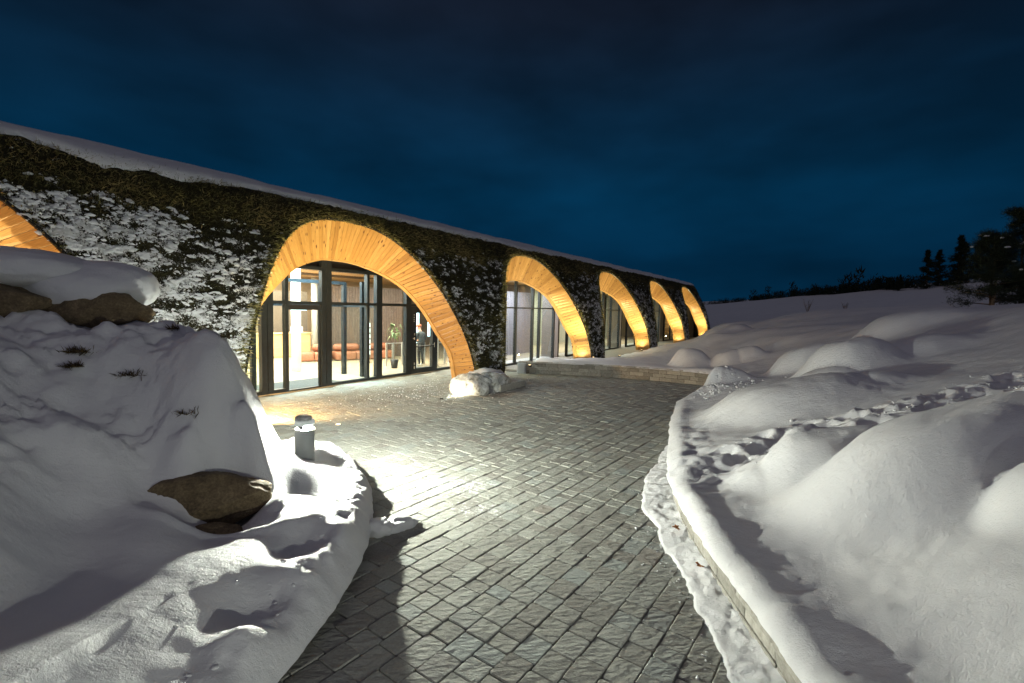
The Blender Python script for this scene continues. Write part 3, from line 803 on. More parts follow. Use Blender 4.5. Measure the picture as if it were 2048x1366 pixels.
for x, z, c, lab in ((-0.1, 0.503, 'leather', 'round brown pot'), (-0.9, 0.503, 'white', 'pale pot'), (-0.15, 1.383, 'black', 'small dark bowl'), (0.6, 1.383, 'black', 'dark dish'), (-0.85, 0.953, 'oak', 'wooden bowl'), (0.55, 0.953, 'white', 'white jar')):
    o = MB().lathe([(0.02, 0.0), (0.10, 0.02), (0.14, 0.10), (0.11, 0.18), (0.07, 0.2)], 14).build('pot', MAT[c], None, True)
    o.location = b2w(-1.3+x, 13.02, z); tag(o, '%s standing on the lit display shelf' % lab, 'pot', 'wares on the display shelf')

def sofa(name, a, b, label, bolster):
    a = np.array(a); b = np.array(b); ln = float(np.linalg.norm(b-a)); d = (b-a)/ln
    w = Wl(a[0], a[1]); ang = RZ+math.atan2(d[1], d[0])
    e = empty(name, w.tolist(), ang); tag(e, label, 'sofa', 'tan leather sofas')
    nseg = max(1, int(round(ln/0.9)))
    for i in range(nseg):
        MB().bbox(i*ln/nseg+0.008, (i+1)*ln/nseg-0.008, 0, 0.85, 0.03, 0.40, 0.06).build('seat', MAT['leather'], e, True)
    for (x0, x1) in bolster:
        MB().bbox(x0, x1, 0.5, 0.85, 0.405, 0.74, 0.13).build('back_bolster', MAT['leather'], e, True)
    return e
sofa('sofa', (-0.25, 9.7), (0.95, 8.95), 'left end of the tan leather sofa beside the white column', [(0.62, 1.35)])
sofa('sofa', (1.15, 8.85), (3.75, 7.9), 'long tan leather sofa before the brown panelled wall', [(0.05, 1.25), (1.27, 2.72)])

# leaflet rack
LR = empty('leaflet_rack', b2w(1.75, 7.6), RZ-0.35); tag(LR, 'lit leaflet rack with rows of pale brochures behind the lobby', 'rack')
MB().box(-0.24, 0.24, 0.0, 0.05, 0.2, 1.85).build('back_board', MAT['greywall'], LR)
MB().box(-0.22, 0.22, -0.2, 0.2, 0.003, 0.03).build('foot', MAT['darkmetal'], LR)
for r in range(6):
    for c in range(3):
        MB().box(-0.21+c*0.145, -0.08+c*0.145, -0.03, -0.002, 0.35+r*0.25, 0.53+r*0.25).build('leaflet', MAT['paper'], LR)
# entrance gates of glass and steel
def gate(t, s, rz, label):
    e = empty('glass_gate', b2w(t, s), RZ+rz); tag(e, label, 'gate', 'glass entrance gates')
    for x in (0, 0.75):
        MB().bbox(x-0.035, x+0.035, -0.035, 0.035, 0.003, 1.0, 0.008).build('post', MAT['steel'], e)
    MB().bbox(0.036, 0.714, -0.02, 0.02, 0.95, 0.99, 0.006).build('rail', MAT['steel'], e)
    MB().box(0.05, 0.70, -0.006, 0.006, 0.12, 0.94).build('pane', MAT['glass'], e)
    MB().bbox(0.26, 0.36, -0.03, 0.03, 0.003, 0.93, 0.008).build('middle_post', MAT['steel'], e)
gate(1.45, 5.9, -0.25, 'glass gate with steel posts between sofa and swing door')
gate(2.25, 5.35, -0.25, 'glass gate with steel posts seen through the swing door')
gate(3.1, 4.9, -0.25, 'glass gate with steel posts at right of the swing door')
# standing desk with tilted tablet
TD = empty('info_desk', b2w(1.85, 4.75), RZ); tag(TD, 'slim steel stand with a tilted tablet behind the swing door', 'stand')
MB().lathe([(0.02, 0.02), (0.02, 1.0)], 10, -0.2, 0).build('leg', MAT['steel'], TD); MB().lathe([(0.02, 0.02), (0.02, 1.0)], 10, 0.25, 0).build('leg', MAT['steel'], TD)
MB().bbox(-0.3, 0.35, -0.2, 0.2, 0.003, 0.02, 0.004).build('foot_plate', MAT['steel'], TD)
o = MB().bbox(-0.3, 0.35, -0.22, 0.22, -0.015, 0.015, 0.006).build('top', MAT['black'], TD); o.location = (0, 0, 1.03)
o = MB().box(-0.17, 0.17, -0.12, 0.12, 0, 0.012).build('tablet', MAT['screen'], TD); o.location = (0, -0.02, 1.12); o.rotation_euler = (R_(35), R_(12), 0)
# bright window screens at the back
for (t0, s0, lab) in ((3.85, 6.65, 'left of two bright tall light panels behind the swing door'), (4.75, 6.35, 'right of two bright tall light panels behind the swing door')):
    e = empty('light_panel', b2w(t0, s0), RZ-0.25); tag(e, lab, 'light panel', 'bright light panels')
    MB().box(-0.28, 0.28, 0.0, 0.04, 1.1, 2.55).build('frame', MAT['frame'], e); MB().box(-0.25, 0.25, -0.012, -0.002, 1.14, 2.51).build('screen', MAT['screen'], e)
    MB().box(-0.03, 0.03, 0.0, 0.04, 0.003, 1.098).build('leg', MAT['frame'], e)
# potted plant
PT = empty('potted_plant', b2w(1.25, 5.2), RZ); tag(PT, 'tall potted plant with drooping leaves behind the entrance glass', 'plant')
MB().lathe([(0.12, 0.003), (0.17, 0.35), (0.15, 0.36)], 16).build('pot', MAT['black'], PT, True)
MB().tube((0, 0, 0.35), (0.03, 0, 1.7), 0.014, 0.008).build('stem', MAT['bark'], PT)
mb = MB()
for i in range(26):
    a = random.uniform(0, 6.28); z = random.uniform(1.2, 1.85); r = random.uniform(0.12, 0.28)
    p0 = Vector((0.03, 0, z)); p1 = p0+Vector((math.cos(a)*r, math.sin(a)*r, 0.05)); p2 = p0+Vector((math.cos(a)*r*1.5, math.sin(a)*r*1.5, -0.16))
    sd = Vector((-math.sin(a), math.cos(a), 0))*0.045
    mb.add([p0, p1-sd, p2, p1+sd], [(0, 1, 2, 3)])
mb.build('leaves', MAT['leafgreen'], PT)
# dark stand in the second arch
DS = empty('coat_stand', b2w(ARCHES[2]-1.55, 3.7), RZ); tag(DS, 'dark upright display stand behind the glass of the second arch', 'stand')
MB().lathe([(0.2, 0.003), (0.2, 0.03), (0.1, 0.05), (0.1, 1.0), (0.13, 1.02)], 16).build('base', MAT['black'], DS, True)
MB().add([(-0.16, -0.1, 1.02), (0.16, -0.1, 1.02), (0.16, 0.1, 1.02), (-0.16, 0.1, 1.02), (-0.2, -0.06, 1.75), (0.2, -0.06, 1.75), (0.2, 0.12, 1.75), (-0.2, 0.12, 1.75)], [(0,3,2,1),(4,5,6,7),(0,1,5,4),(1,2,6,5),(2,3,7,6),(3,0,4,7)]).build('panel', MAT['black'], DS)

# ------------------------------------------------------------------ the person inside
def person():
    e = empty('person', b2w(2.55, 4.95), RZ+math.pi*0.98)
    J = [((0, 0, 0.95), .15, .12), ((0, 0.02, 1.12), .15, .115), ((0, 0.0, 1.30), .175, .125), ((0, -0.05, 1.44), .12, .09), ((0, -0.09, 1.52), .055, .055), ((0, -0.13, 1.60), .085, .095), ((0, -0.15, 1.69), .085, .10), ((0, -0.14, 1.75), .05, .06),
         ((0.10, 0.0, 0.88), .10, .10), ((0.11, -0.02, 0.5), .07, .07), ((0.11, 0.03, 0.09), .045, .05), ((0.12, -0.14, 0.04), .04, .03),
         ((-0.10, 0.0, 0.88), .10, .10), ((-0.11, -0.04, 0.5), .07, .07), ((-0.11, 0.0, 0.09), .045, .05), ((-0.12, -0.17, 0.04), .04, .03),
         ((0.21, -0.04, 1.40), .07, .07), ((0.27, -0.02, 1.13), .05, .05), ((0.20, -0.24, 1.08), .04, .04), ((0.15, -0.36, 1.09), .035, .022),
         ((-0.21, -0.04, 1.40), .07, .07), ((-0.27, -0.02, 1.13), .05, .05), ((-0.20, -0.24, 1.08), .04, .04), ((-0.15, -0.36, 1.09), .035, .022)]
    E = [(0,1),(1,2),(2,3),(3,4),(4,5),(5,6),(6,7),(0,8),(8,9),(9,10),(10,11),(0,12),(12,13),(13,14),(14,15),(3,16),(16,17),(17,18),(18,19),(3,20),(20,21),(21,22),(22,23)]
    vs = [j[0] for j in J]; rr = [(j[1], j[2]) for j in J]
    for base, sx in ((19, 1), (23, -1)):            # five fingers a hand
        bx, by, bz = vs[base]
        for k, (dx, ln) in enumerate(((-0.028, .07), (-0.010, .085), (0.010, .08), (0.028, .065))):
            vs.append((bx+dx, by-0.05, bz)); rr.append((.010, .010)); vs.append((bx+dx*1.1, by-0.05-ln*0.7, bz-0.02)); rr.append((.008, .008))
            E.append((base, len(vs)-2)); E.append((len(vs)-2, len(vs)-1))
        vs.append((bx-sx*0.05, by-0.01, bz-0.01)); rr.append((.011, .011)); vs.append((bx-sx*0.065, by-0.05, bz-0.015)); rr.append((.009, .009))
        E.append((base, len(vs)-2)); E.append((len(vs)-2, len(vs)-1))
    me = bpy.data.meshes.new('body_frame'); me.from_pydata(vs, E, [])
    tmp = bpy.data.objects.new('body_frame', me); COL.objects.link(tmp)
    md = tmp.modifiers.new('skin', 'SKIN')
    if not me.skin_vertices: me.attributes.new
    for i, sv_ in enumerate(me.skin_vertices[0].data): sv_.radius = rr[i]
    me.skin_vertices[0].data[0].use_root = True
    ss = tmp.modifiers.new('sub', 'SUBSURF'); ss.levels = 1; ss.render_levels = 1
    dg = bpy.context.evaluated_depsgraph_get()
    m2 = bpy.data.meshes.new_from_object(tmp.evaluated_get(dg))
    bpy.data.objects.remove(tmp); 
    m2.materials.clear()
    for k in ('jacket', 'trouser', 'skin', 'shoe'): m2.materials.append(MAT[k])
    for p_ in m2.polygons:
        c = p_.center; mi = 0
        if c.z < 0.93: mi = 1
        if c.z < 0.085: mi = 3
        if c.z > 1.50 or (c.y < -0.32 and 1.0 < c.z < 1.2): mi = 2
        p_.material_index = mi; p_.use_smooth = True
    b = bpy.data.objects.new('body', m2); COL.objects.link(b); b.parent = e
    cp = MB().lathe([(0.098, 1.705), (0.105, 1.73), (0.09, 1.79), (0.05, 1.815), (0.001, 1.82)], 16, 0, -0.145).add([(-0.07, -0.23, 1.705), (0.07, -0.23, 1.705), (0.05, -0.32, 1.69), (-0.05, -0.32, 1.69), (-0.07, -0.23, 1.715), (0.07, -0.23, 1.715), (0.05, -0.32, 1.70), (-0.05, -0.32, 1.70)], [(0,3,2,1),(4,5,6,7),(0,1,5,4),(1,2,6,5),(2,3,7,6),(3,0,4,7)]).build('cap', MAT['cap'], e, True)
    MB().add([(-0.014, -0.225, 1.62), (0.014, -0.225, 1.62), (0, -0.262, 1.625), (0, -0.235, 1.675)], [(0, 1, 2), (0, 2, 3), (1, 3, 2), (0, 3, 1)]).build('nose', MAT['skin'], e)
    for sx in (-1, 1):
        MB().lathe([(0.011, -0.006), (0.011, 0.006)], 8).build('eye', MAT['black'], e).location = (sx*0.035, -0.232, 1.675)
        MB().bbox(sx*0.085-0.012, sx*0.085+0.012, -0.16, -0.115, 1.625, 1.695, 0.01).build('ear', MAT['skin'], e, True)
    MB().bbox(-0.025, 0.025, -0.235, -0.222, 1.585, 1.594, 0.003).build('mouth', MAT['cap'], e)
    tag(e, 'person in orange cap and dark jacket leaning over a desk inside', 'person')
    return e
person()

# ------------------------------------------------------------------ plan of the plaza
LCUR = catmull([(-1.35, -1.5), (-1.42, 0.5), (-1.47, 2.5), (-1.41, 3.1), (-1.37, 3.6), (-1.36, 4.1), (-1.42, 4.6), (-1.56, 5.2), (-1.78, 5.85), (-2.12, 6.5), (-2.52, 7.0), (-2.98, 7.38), (-3.6, 7.7), (-4.2, 7.86), (-5.6, 8.2), (-7.2, 8.6)], 6)
LCUR = LCUR*np.clip(1.0+0.085*sstep(0.5, 2.5, LCUR[:, 1])-0.08*sstep(7.2, 8.0, LCUR[:, 1]), 1, 2)[:, None]
RCUR = catmull([(1.70, -1.5), (1.76, 0.5), (1.83, 2.2), (1.87, 2.75), (1.91, 3.2), (1.93, 3.8), (1.97, 4.5), (2.05, 5.4), (2.24, 6.4), (2.72, 7.87), (3.35, 9.7), (4.10, 11.55)], 6)
FCUR = catmull([(4.35, 11.75), (5.1, 12.4), (6.4, 13.6), (7.3, 14.9), (7.35, 16.1), (6.87, 16.86), (6.03, 17.5), (4.37, 18.28), (1.96, 18.95), (0.29, 19.1)], 8)
gp = [Wl(4.0, 3.30)[:2], Wl(-9.0, 3.30)[:2], Wl(-9.0, 0.2)[:2]]
POLY = np.concatenate([RCUR, FCUR, np.array(gp), LCUR[::-1]])
def seg_dist(X, Y, C, closed=False):
    C = np.asarray(C); A = C if closed else C[:-1]; B = np.roll(C, -1, 0) if closed else C[1:]
    best = np.full(X.shape, 1e9)
    for (ax, ay), (bx, by) in zip(A, B):
        dx, dy = bx-ax, by-ay; L2 = dx*dx+dy*dy+1e-12
        t = np.clip(((X-ax)*dx+(Y-ay)*dy)/L2, 0, 1)
        best = np.minimum(best, (X-ax-t*dx)**2+(Y-ay-t*dy)**2)
    return np.sqrt(best)
def inside(X, Y, C):
    C = np.asarray(C); r = np.zeros(X.shape, bool); n = len(C); j = n-1
    for i in range(n):
        xi, yi = C[i]; xj, yj = C[j]
        if yi != yj:
            r ^= ((yi > Y) != (yj > Y)) & (X < (xj-xi)*(Y-yi)/(yj-yi)+xi)
        j = i
    return r

# ------------------------------------------------------------------ ground sheet and pavers
gq = [(-900, -900, -0.12), (900, -900, -0.12), (900, 900, -0.12), (-900, 900, -0.12)]
tag(mesh_obj('ground', gq, [(0, 1, 2, 3)], MAT['snow']), 'snow covered ground reaching to the horizon', None, None, 'structure')
pv = empty('pavement'); tag(pv, 'grey tumbled concrete pavers of the curving forecourt', None, None, 'structure')
bedp = [(-12, -2, -0.035), (9, -2, -0.035), (9, 22, -0.035), (-12, 22, -0.035)]
mesh_obj('joint_bed', bedp, [(0, 1, 2, 3)], MAT['joint'], pv)
PA = R_(36.0); pd = np.array([math.sin(PA), math.cos(PA)]); pp = np.array([math.cos(PA), -math.sin(PA)])
CW = 0.2165; PH = 0.053
pav = []
prng = random.Random(5)
for c in range(-110, 60):
    y0 = -6+prng.uniform(0, 0.3)
    while y0 < 26:
        ln = prng.choice((0.165, 0.215, 0.215, 0.27, 0.27, 0.33)); ctr = pp*(c*CW+PH)+pd*(y0+ln/2)
        pav.append((c, y0, ln, ctr[0], ctr[1])); y0 += ln
pav = np.array(pav)
PX, PY = pav[:, 3], pav[:, 4]
dC = seg_dist(PX, PY, POLY, True); inn = inside(PX, PY, POLY)
cx, cy = PX, PY
viewable = (PY > 1.4) & (np.abs(PX/np.maximum(PY, .1)) < 1.2)
tt, ss_ = ts_of(PX, PY)
keep = viewable & (inn | (dC < 0.12)) & (ss_ < SG-0.16)
pav = pav[keep]; PX = pav[:, 3]; PY = pav[:, 4]; tt, ss_ = tt[keep], ss_[keep]
def film_at(x, y):
    f = 0.05+0.0*x
    f = f+0.50*np.exp(-(((x+0.75)/1.1)**2+((y-6.85)/0.62)**2))+0.42*np.exp(-(((x+0.35)/0.7)**2+((y-5.95)/0.3)**2))
    t, s = ts_of(x, y)
    f = f+0.40*np.exp(-(((t+1.6)/1.5)**2+((s+0.35)/0.9)**2))+0.25*np.exp(-(((t+0.5)/1.6)**2+((s-1.6)/0.9)**2))
    return f
def grit_glow_at(x, y):  # brown grit plus painted warm light on the porch
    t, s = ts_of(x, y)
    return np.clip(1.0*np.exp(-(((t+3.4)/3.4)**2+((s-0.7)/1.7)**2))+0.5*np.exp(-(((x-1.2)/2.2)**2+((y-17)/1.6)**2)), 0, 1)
rough_order = np.argsort(-(CAM_H/np.hypot(PX, PY)**2))
in_frame = (np.abs(PX/PY) < 1.0) & (PY > 2.05) & inside(PX, PY, POLY)
near_ids = [i for i in np.argsort(PX**2+PY**2) if in_frame[i]][:300]
near_set = set(near_ids)
def paver_geo(i, rg):
    c, y0, ln = pav[i, 0], pav[i, 1], pav[i, 2]
    g_ = 0.003; b = 0.007
    a0, a1 = PH+c*CW-CW/2+g_+rg.uniform(-.003, .003), PH+c*CW+CW/2-g_+rg.uniform(-.003, .003)
    l0, l1 = y0+g_+rg.uniform(-.003, .003), y0+ln-g_+rg.uniform(-.003, .003)
    dz = rg.uniform(-0.006, 0.005); tx, ty = rg.uniform(-.02, .02), rg.uniform(-.02, .02)
    ch = [rg.uniform(0.005, 0.016) for _ in range(4)]
    def ringp(ins, z):
        A0, A1, B0, B1 = a0+ins, a1-ins, l0+ins, l1-ins
        cc = [(A0+ch[0], B0), (A1-ch[1], B0), (A1, B0+ch[1]), (A1, B1-ch[2]), (A1-ch[2], B1), (A0+ch[3], B1), (A0, B1-ch[3]), (A0, B0+ch[0])]
        out = []
        for (u, v) in cc:
            w = pp*u+pd*v
            out.append((w[0], w[1], z+(0 if z < -0.02 else (u-(a0+a1)/2)*tx+(v-(l0+l1)/2)*ty+dz)))
        return out
    v = ringp(0, -0.05)+ringp(0, -0.007)+ringp(b, 0.0)
    f = []
    for r in (0, 8):
        for k in range(8):
            k2 = (k+1) % 8; f.append((r+k, r+k2, r+8+k2, r+8+k))
    f.append(tuple(range(16, 24)))
    return v, f
rg = random.Random(3)
bv, bf, brn, bx_, by_ = [], [], [], [], []
for i in range(len(pav)):
    v, f = paver_geo(i, rg); r = rg.random()
    if i in near_set:
        a = np.array(v)
        mesh_obj('paver', v, f, MAT['paver'], pv, False, {'rnd': [r]*24, 'film': film_at(a[:, 0], a[:, 1]), 'grit_glow': grit_glow_at(a[:, 0], a[:, 1])})
    else:
        b0 = len(bv); bv += v; bf += [tuple(x+b0 for x in q_) for q_ in f]; brn += [r]*24
a = np.array(bv)
o = mesh_obj('distant_pavers', bv, bf, MAT['paver'], pv, False, {'rnd': brn, 'film': film_at(a[:, 0], a[:, 1]), 'grit_glow': grit_glow_at(a[:, 0], a[:, 1])})
o['kind'] = 'stuff'

# ------------------------------------------------------------------ snow terrain
def rbf(pts, c=0.8):
    P = np.array(pts, float); XY = P[:, :2]; n = len(P)
    D = np.sqrt(((XY[:, None]-XY[None])**2).sum(-1)+c*c)
    A = np.zeros((n+3, n+3)); A[:n, :n] = -D-np.eye(n)*0.004; A[:n, n] = 1; A[:n, n+1:] = XY; A[n, :n] = 1; A[n+1:, :n] = XY.T
    w = np.linalg.solve(A, np.concatenate([P[:, 2], [0, 0, 0]]))
    def f(X, Y):
        r = w[n]+w[n+1]*X+w[n+2]*Y
        for k in range(n): r = r-w[k]*np.sqrt((X-XY[k, 0])**2+(Y-XY[k, 1])**2+c*c)
        return r
    return f
def graded(a, b, step, far, grow=1.09):
    xs = list(np.arange(a, b, step)); d = step
    while xs[-1] < far: d *= grow; xs.append(xs[-1]+d)
    return np.array(xs)
def terrain(name, xs, ys, Hf, over, base_z, extra, mat, label, mask=None, lipcap=None):
    X, Y = np.meshgrid(xs, ys)
    D = seg_dist(X, Y, POLY, True); D = np.where(inside(X, Y, POLY), -D, D)
    wav = 0.035*fbm(X*1.3, Y*1.3, oct=3)+0.02*fbm(X*6, Y*6, oct=3)
    off = over+wav
    gy, gx = np.gradient(D, ys, xs)
    need = D < -off
    mv = np.where(need, -off-D, 0)
    okv = ~need
    fin = okv[:-1, :-1] | okv[:-1, 1:] | okv[1:, 1:] | okv[1:, :-1]
    X2 = X+np.where(mv < 0.4, mv*gx, 0); Y2 = Y+np.where(mv < 0.4, mv*gy, 0)
    D2 = np.maximum(D, -off)
    H = Hf(X2, Y2)
    if lipcap: H = np.minimum(H, lipcap(D2))
    H = H+extra(X2, Y2, D2)
    rim = np.sqrt(np.clip(1-(1-np.clip((D2+off)/(0.20+0.06*wav/0.05), 0, 1))**2, 0, 1))
    bz = base_z(X2, Y2)
    Z = bz+(H-bz)*rim
    if mask is not None:
        kill = mask(X2, Y2)
        fin &= ~(kill[:-1, :-1] & kill[:-1, 1:] & kill[1:, 1:] & kill[1:, :-1])
    ny, nx = X.shape; ii = np.arange(ny*nx).reshape(ny, nx)
    q = np.stack([ii[:-1, :-1], ii[:-1, 1:], ii[1:, 1:], ii[1:, :-1]], -1)[fin]
    V = np.stack([X2, Y2, Z], -1).reshape(-1, 3)
    used = np.unique(q); remap = np.full(ny*nx, -1); remap[used] = np.arange(len(used))
    o = mesh_obj(name, V[used], remap[q], mat, None, True)
    tag(o, label, None, None, 'structure')
    return o

# left bank: a heaped, wind-packed drift over boulders
LP = [(-3.63,4.75,.88),(-2.95,5.15,.72),(-2.90,5.35,1.04),(-3.02,5.5,1.47),(-3.29,5.7,1.91),(-3.6,5.9,2.11),(-4.29,6.1,2.26),(-4.32,5.7,2.0),(-4.66,5.4,1.91),(-5.12,5.3,2.02),(-5.77,5.4,2.28),(-4.85,4.5,1.62),(-4.48,4.6,1.36),(-4.0,4.6,1.12),(-4.23,3.9,1.12),(-4.02,4.1,.83),(-3.64,4.15,.62),(-3.61,3.3,.8),(-3.46,3.5,.56),(-3.3,3.0,.63),(-4.94,6.2,2.3),(-5.38,5.9,2.27),(-3.41,5.2,1.52),(-3.88,5.1,1.42),(-3.29,5.0,1.02),
      (-2.59,6.12,.5),(-2.69,5.52,.52),(-1.97,4.42,.5),(-2.08,3.61,.53),(-2.11,3.28,.55),(-1.94,2.82,.55),(-2.1,2.37,.62),(-2.4,2.17,.72),(-2.54,4.98,.5),(-2.8,4.38,.46),(-3.02,3.92,.60),
      (-1.6,2.5,.5),(-1.6,3.5,.5),(-1.6,4.3,.5),(-1.8,5.2,.5),(-2.1,5.9,.48),(-2.7,6.8,.46),(-3.3,7.2,.46),(-3.1,6.5,.5),(-3.5,6.7,.72),(-4.2,7.3,.62),(-5.2,7.5,1.0),(-4.6,6.9,1.5),(-6.2,7.3,1.5),(-1.6,1.0,.5),(-2.6,0.5,.8),(-1.6,-1,.5),(-4.5,1.5,1.2),(-4.5,-1,1.2),(-8,3,2.6),(-7,5,2.7),(-8,0,2.3),(-3.05,4.55,.58),(-3.4,4.5,.70)]
lf = rbf(LP, 0.35)
def lextra(X, Y, D):
    up = sstep(0.6, 1.4, lf(X, Y))
    e = 0.05*fbm(X*1.7+Y*0.9, Y*2.4-X*0.4, oct=3)*(0.5+up)
    e = e+0.10*up*(1-np.abs(fbm(X*0.6+Y*0.9+2.0, Y*1.3-X*0.9, oct=2)))**4-0.04*up
    e = e+0.018*up*(1-np.abs(fbm(X*2.2+Y*2.2, Y*5-X*3.2, oct=3)))**3
    cl = np.exp(-(((X+3.1)/0.5)**2+((Y-5.6)/0.7)**2))
    e = e+cl*(0.16*fbm(X*2.6+4, Y*2.6, oct=2)+0.09*fbm(X*6, Y*6, oct=4))+0.016*up*fbm(X*13, Y*13, oct=3)
    e = e+0.026*fbm(X*5, Y*7, oct=4)*(0.3+up)+0.06*up*fbm(X*3.2, Y*3.2, oct=3)*sstep(-4.3, -3.2, X)
    pl = fbm(X*1.5+Y*0.8+7, Y*3.2-X*1.0, oct=4, gain=0.55)                # broken wind crust
    e = e+up*(0.055*sstep(0.02, 0.10, pl)+0.05*sstep(-0.22, -0.15, pl)+0.04*sstep(0.25, 0.31, pl)-0.06)
    # scalloped lip and hollows on the apron
    lip = np.exp(-((D-0.16)/0.17)**2)
    e = e+lip*(0.06*fbm(X*3.1, Y*3.1, oct=3)+0.05+0.05*fbm(X*7.5, Y*7.5, oct=3))
    e = e+0.10*np.exp(-(((X+1.72)/0.28)**2+((Y-4.65)/0.22)**2))-0.10*np.exp(-(((X+1.95)/0.22)**2+((Y-4.15)/0.3)**2))
    e = e+0.09*np.exp(-(((X+1.78)/0.25)**2+((Y-3.85)/0.25)**2))-0.11*np.exp(-(((X+1.85)/0.2)**2+((Y-3.35)/0.28)**2))+0.07*np.exp(-(((X+1.68)/0.2)**2+((Y-3.1)/0.2)**2))
    e = e-0.13*np.exp(-(((X+3.0)/0.50)**2+((Y-4.50)/0.20)**2))         # scour round the foot of the boulder
    e = e+0.05*np.exp(-((np.hypot((X+2.9)/0.95, (Y-4.75)/0.5)-1)/0.14)**2)*(Y < 4.8)
    e = e-0.08*np.exp(-(np.hypot(X+2.83, Y-6.51)/0.22)**2)               # melt hollow at the bollard
    e = e+0.04*fbm(X*11, Y*11, oct=4)*np.exp(-(D/0.28)**2)
    return e
xs = np.arange(-8.6, -1.1, 0.033); ys = np.arange(-1.2, 8.7, 0.036)
def lmask(X, Y):
    t, s = ts_of(X, Y); return (s > 0.5) | ((X > 0))
terrain('snow_bank', xs, ys, lf, 0.07, lambda X, Y: 0.09+0*X, lextra, MAT['snow'], 'wind-packed snow drift heaped beside the forecourt on the left', lmask, lambda D: 0.26+0.12*(1-np.exp(-D/0.3))+0.16*sstep(0.15, 0.8, D)+5*np.maximum(0, D-0.8))

# right bank and the open field beyond
RP = [(2.2,2.2,.44),(2.25,3.2,.44),(2.3,4.2,.44),(2.4,5.4,.44),(2.75,6.8,.46),(3.4,8.4,.48),(4.1,10.2,.5),(4.7,11.6,.52),(2.2,0,.46),(2.2,-1.5,.46),
      (2.94,3.7,.52),(3.4,3.0,.84),(2.6,2.6,.44),(2.95,2.9,.58),(2.6,4.5,.45),(3.05,4.6,.54),(2.75,5.6,.46),(3.2,1.6,.82),(4.2,2.3,1.30),(5.5,2.4,1.75),(4.0,0.5,1.1),(3.3,5.9,.62),(3.9,7.0,.72),
      (4.9,5.6,.98),(5.35,6.5,1.10),(6.02,6.5,1.27),(5.76,5.3,1.24),(7.01,6.5,1.50),(5.37,7.5,.98),(4.49,8.2,.68),(7.13,9.5,1.42),(8.26,9.0,1.62),(9.62,9.0,2.0),(6.0,10.0,.95),(6.4,11.4,1.0),(7.2,12.4,1.05),(8.6,12.6,1.5),
      (11.13,12.5,2.25),(12.73,12.0,2.78),(10.2,14.6,1.75),(8.4,15.2,1.0),(8.0,16.8,.75),(7.6,17.8,.62),(5.5,18.6,.55),(3.0,19.3,.55),(1.4,19.8,.55),(14,15,2.75),(18,17.5,2.9),(20,18.5,3.05),(15,20,2.45),(12,19.5,1.9),(9.5,19.5,1.0),(8.4,21.5,.75),
      (9.89,24.0,1.58),(14.46,26.0,2.26),(22.49,28.0,3.28),(25.3,27.0,3.56),(25.42,24.0,3.45),(18.4,30,2.75),(12,27,1.3),(16,33,1.5),(24,36,2.2),(30,34,3.3),(46,120,4.3),(76.7,110,8.4),(83,90,9.7),(84,80,9.5),(40,60,3.0),(60,60,6.2),(30,80,2.0),(30,55,1.8),(60,30,6.5),(35,20,4.6),(30,0,4.5),(12,0,2.6),(90,200,5.5),(160,200,12),(200,100,16),(0,200,2.0),(-40,200,2.0),(22,50,1.2)]
for (t, s, z) in ((4.2, -0.6, .52), (6, -0.4, .42), (8, -0.3, .30), (10.5, -0.3, .20), (12.5, -0.3, .10), (15, -0.4, .06), (18, -0.6, .12), (20, -0.7, .25), (24, -0.8, .12), (33, -0.8, .15), (42, -2, .6), (28, -0.8, .12), (37, -0.8, .2), (11, -2.2, .45), (15, -2.6, .55), (18.5, -2.4, .75)):
    w = Wl(t, s); RP.append((w[0], w[1], z))
rf = rbf(RP, 0.55)
# snow-covered boulders: (x, y, radius x, radius y, height, tail)
DOMES = [(4.32, 4.75, 1.15, 0.66, 0.58, 1.7), (3.75, 5.75, 0.62, 0.45, 0.34, 2.0), (4.9, 9.0, 1.0, 0.9, 0.42, 1.8), (7.35, 10.7, 0.72, 0.62, 0.52, 1.6), (8.7, 11.0, 0.8, 0.6, 0.25, 2.0), (11.2, 14.2, 0.9, 0.7, 0.36, 2.2), (6.2, 8.9, 0.6, 0.45, 0.22, 1.8), (6.5, 10.2, 0.5, 0.4, 0.2, 1.6), (7.75, 12.9, 0.62, 0.6, 0.42, 1.8),
         (6.8, 18.55, 0.55, 0.5, 0.55, 1.6), (8.1, 18.2, 0.5, 0.5, 0.40, 1.5), (8.75, 18.15, 0.5, 0.5, 0.35, 1.5), (4.32, 3.75, 0.36, 0.36, 0.30, 2.2), (13.5, 30.5, 1.2, 0.8, 0.4, 1.5), (10.9, 25.5, 0.7, 0.6, 0.35, 1.4), (11.7, 25.8, 0.7, 0.6, 0.45, 1.6),
         (5.35, 12.6, 0.5, 0.4, 0.34, 1.8), (5.2, 6.9, 0.7, 0.5, 0.10, 2.0), (3.2, 5.9, 0.35, 0.4, 0.12, 2.0)]
TRACK = catmull([(3.1, 6.35), (3.9, 6.75), (4.8, 7.0), (5.8, 6.9), (7.2, 7.1), (9.5, 7.6)], 8)
_br = random.Random(12); BOOTS = []
_tl = np.concatenate([[0], np.cumsum(np.hypot(*np.diff(TRACK, axis=0).T))])
for lane in (0, 1, 2):
    l = _br.uniform(0, 0.3); sd = 1
    while l < _tl[-1]:
        x_ = np.interp(l, _tl, TRACK[:, 0]); y_ = np.interp(l, _tl, TRACK[:, 1]); x2 = np.interp(l+0.05, _tl, TRACK[:, 0]); y2 = np.interp(l+0.05, _tl, TRACK[:, 1])
        a_ = math.atan2(y2-y_, x2-x_); o_ = sd*0.13+(lane-1)*0.3+_br.uniform(-.06, .06)
        BOOTS.append((x_-math.sin(a_)*o_, y_+math.cos(a_)*o_, a_+_br.uniform(-.3, .3))); sd = -sd; l += _br.uniform(0.33, 0.48)
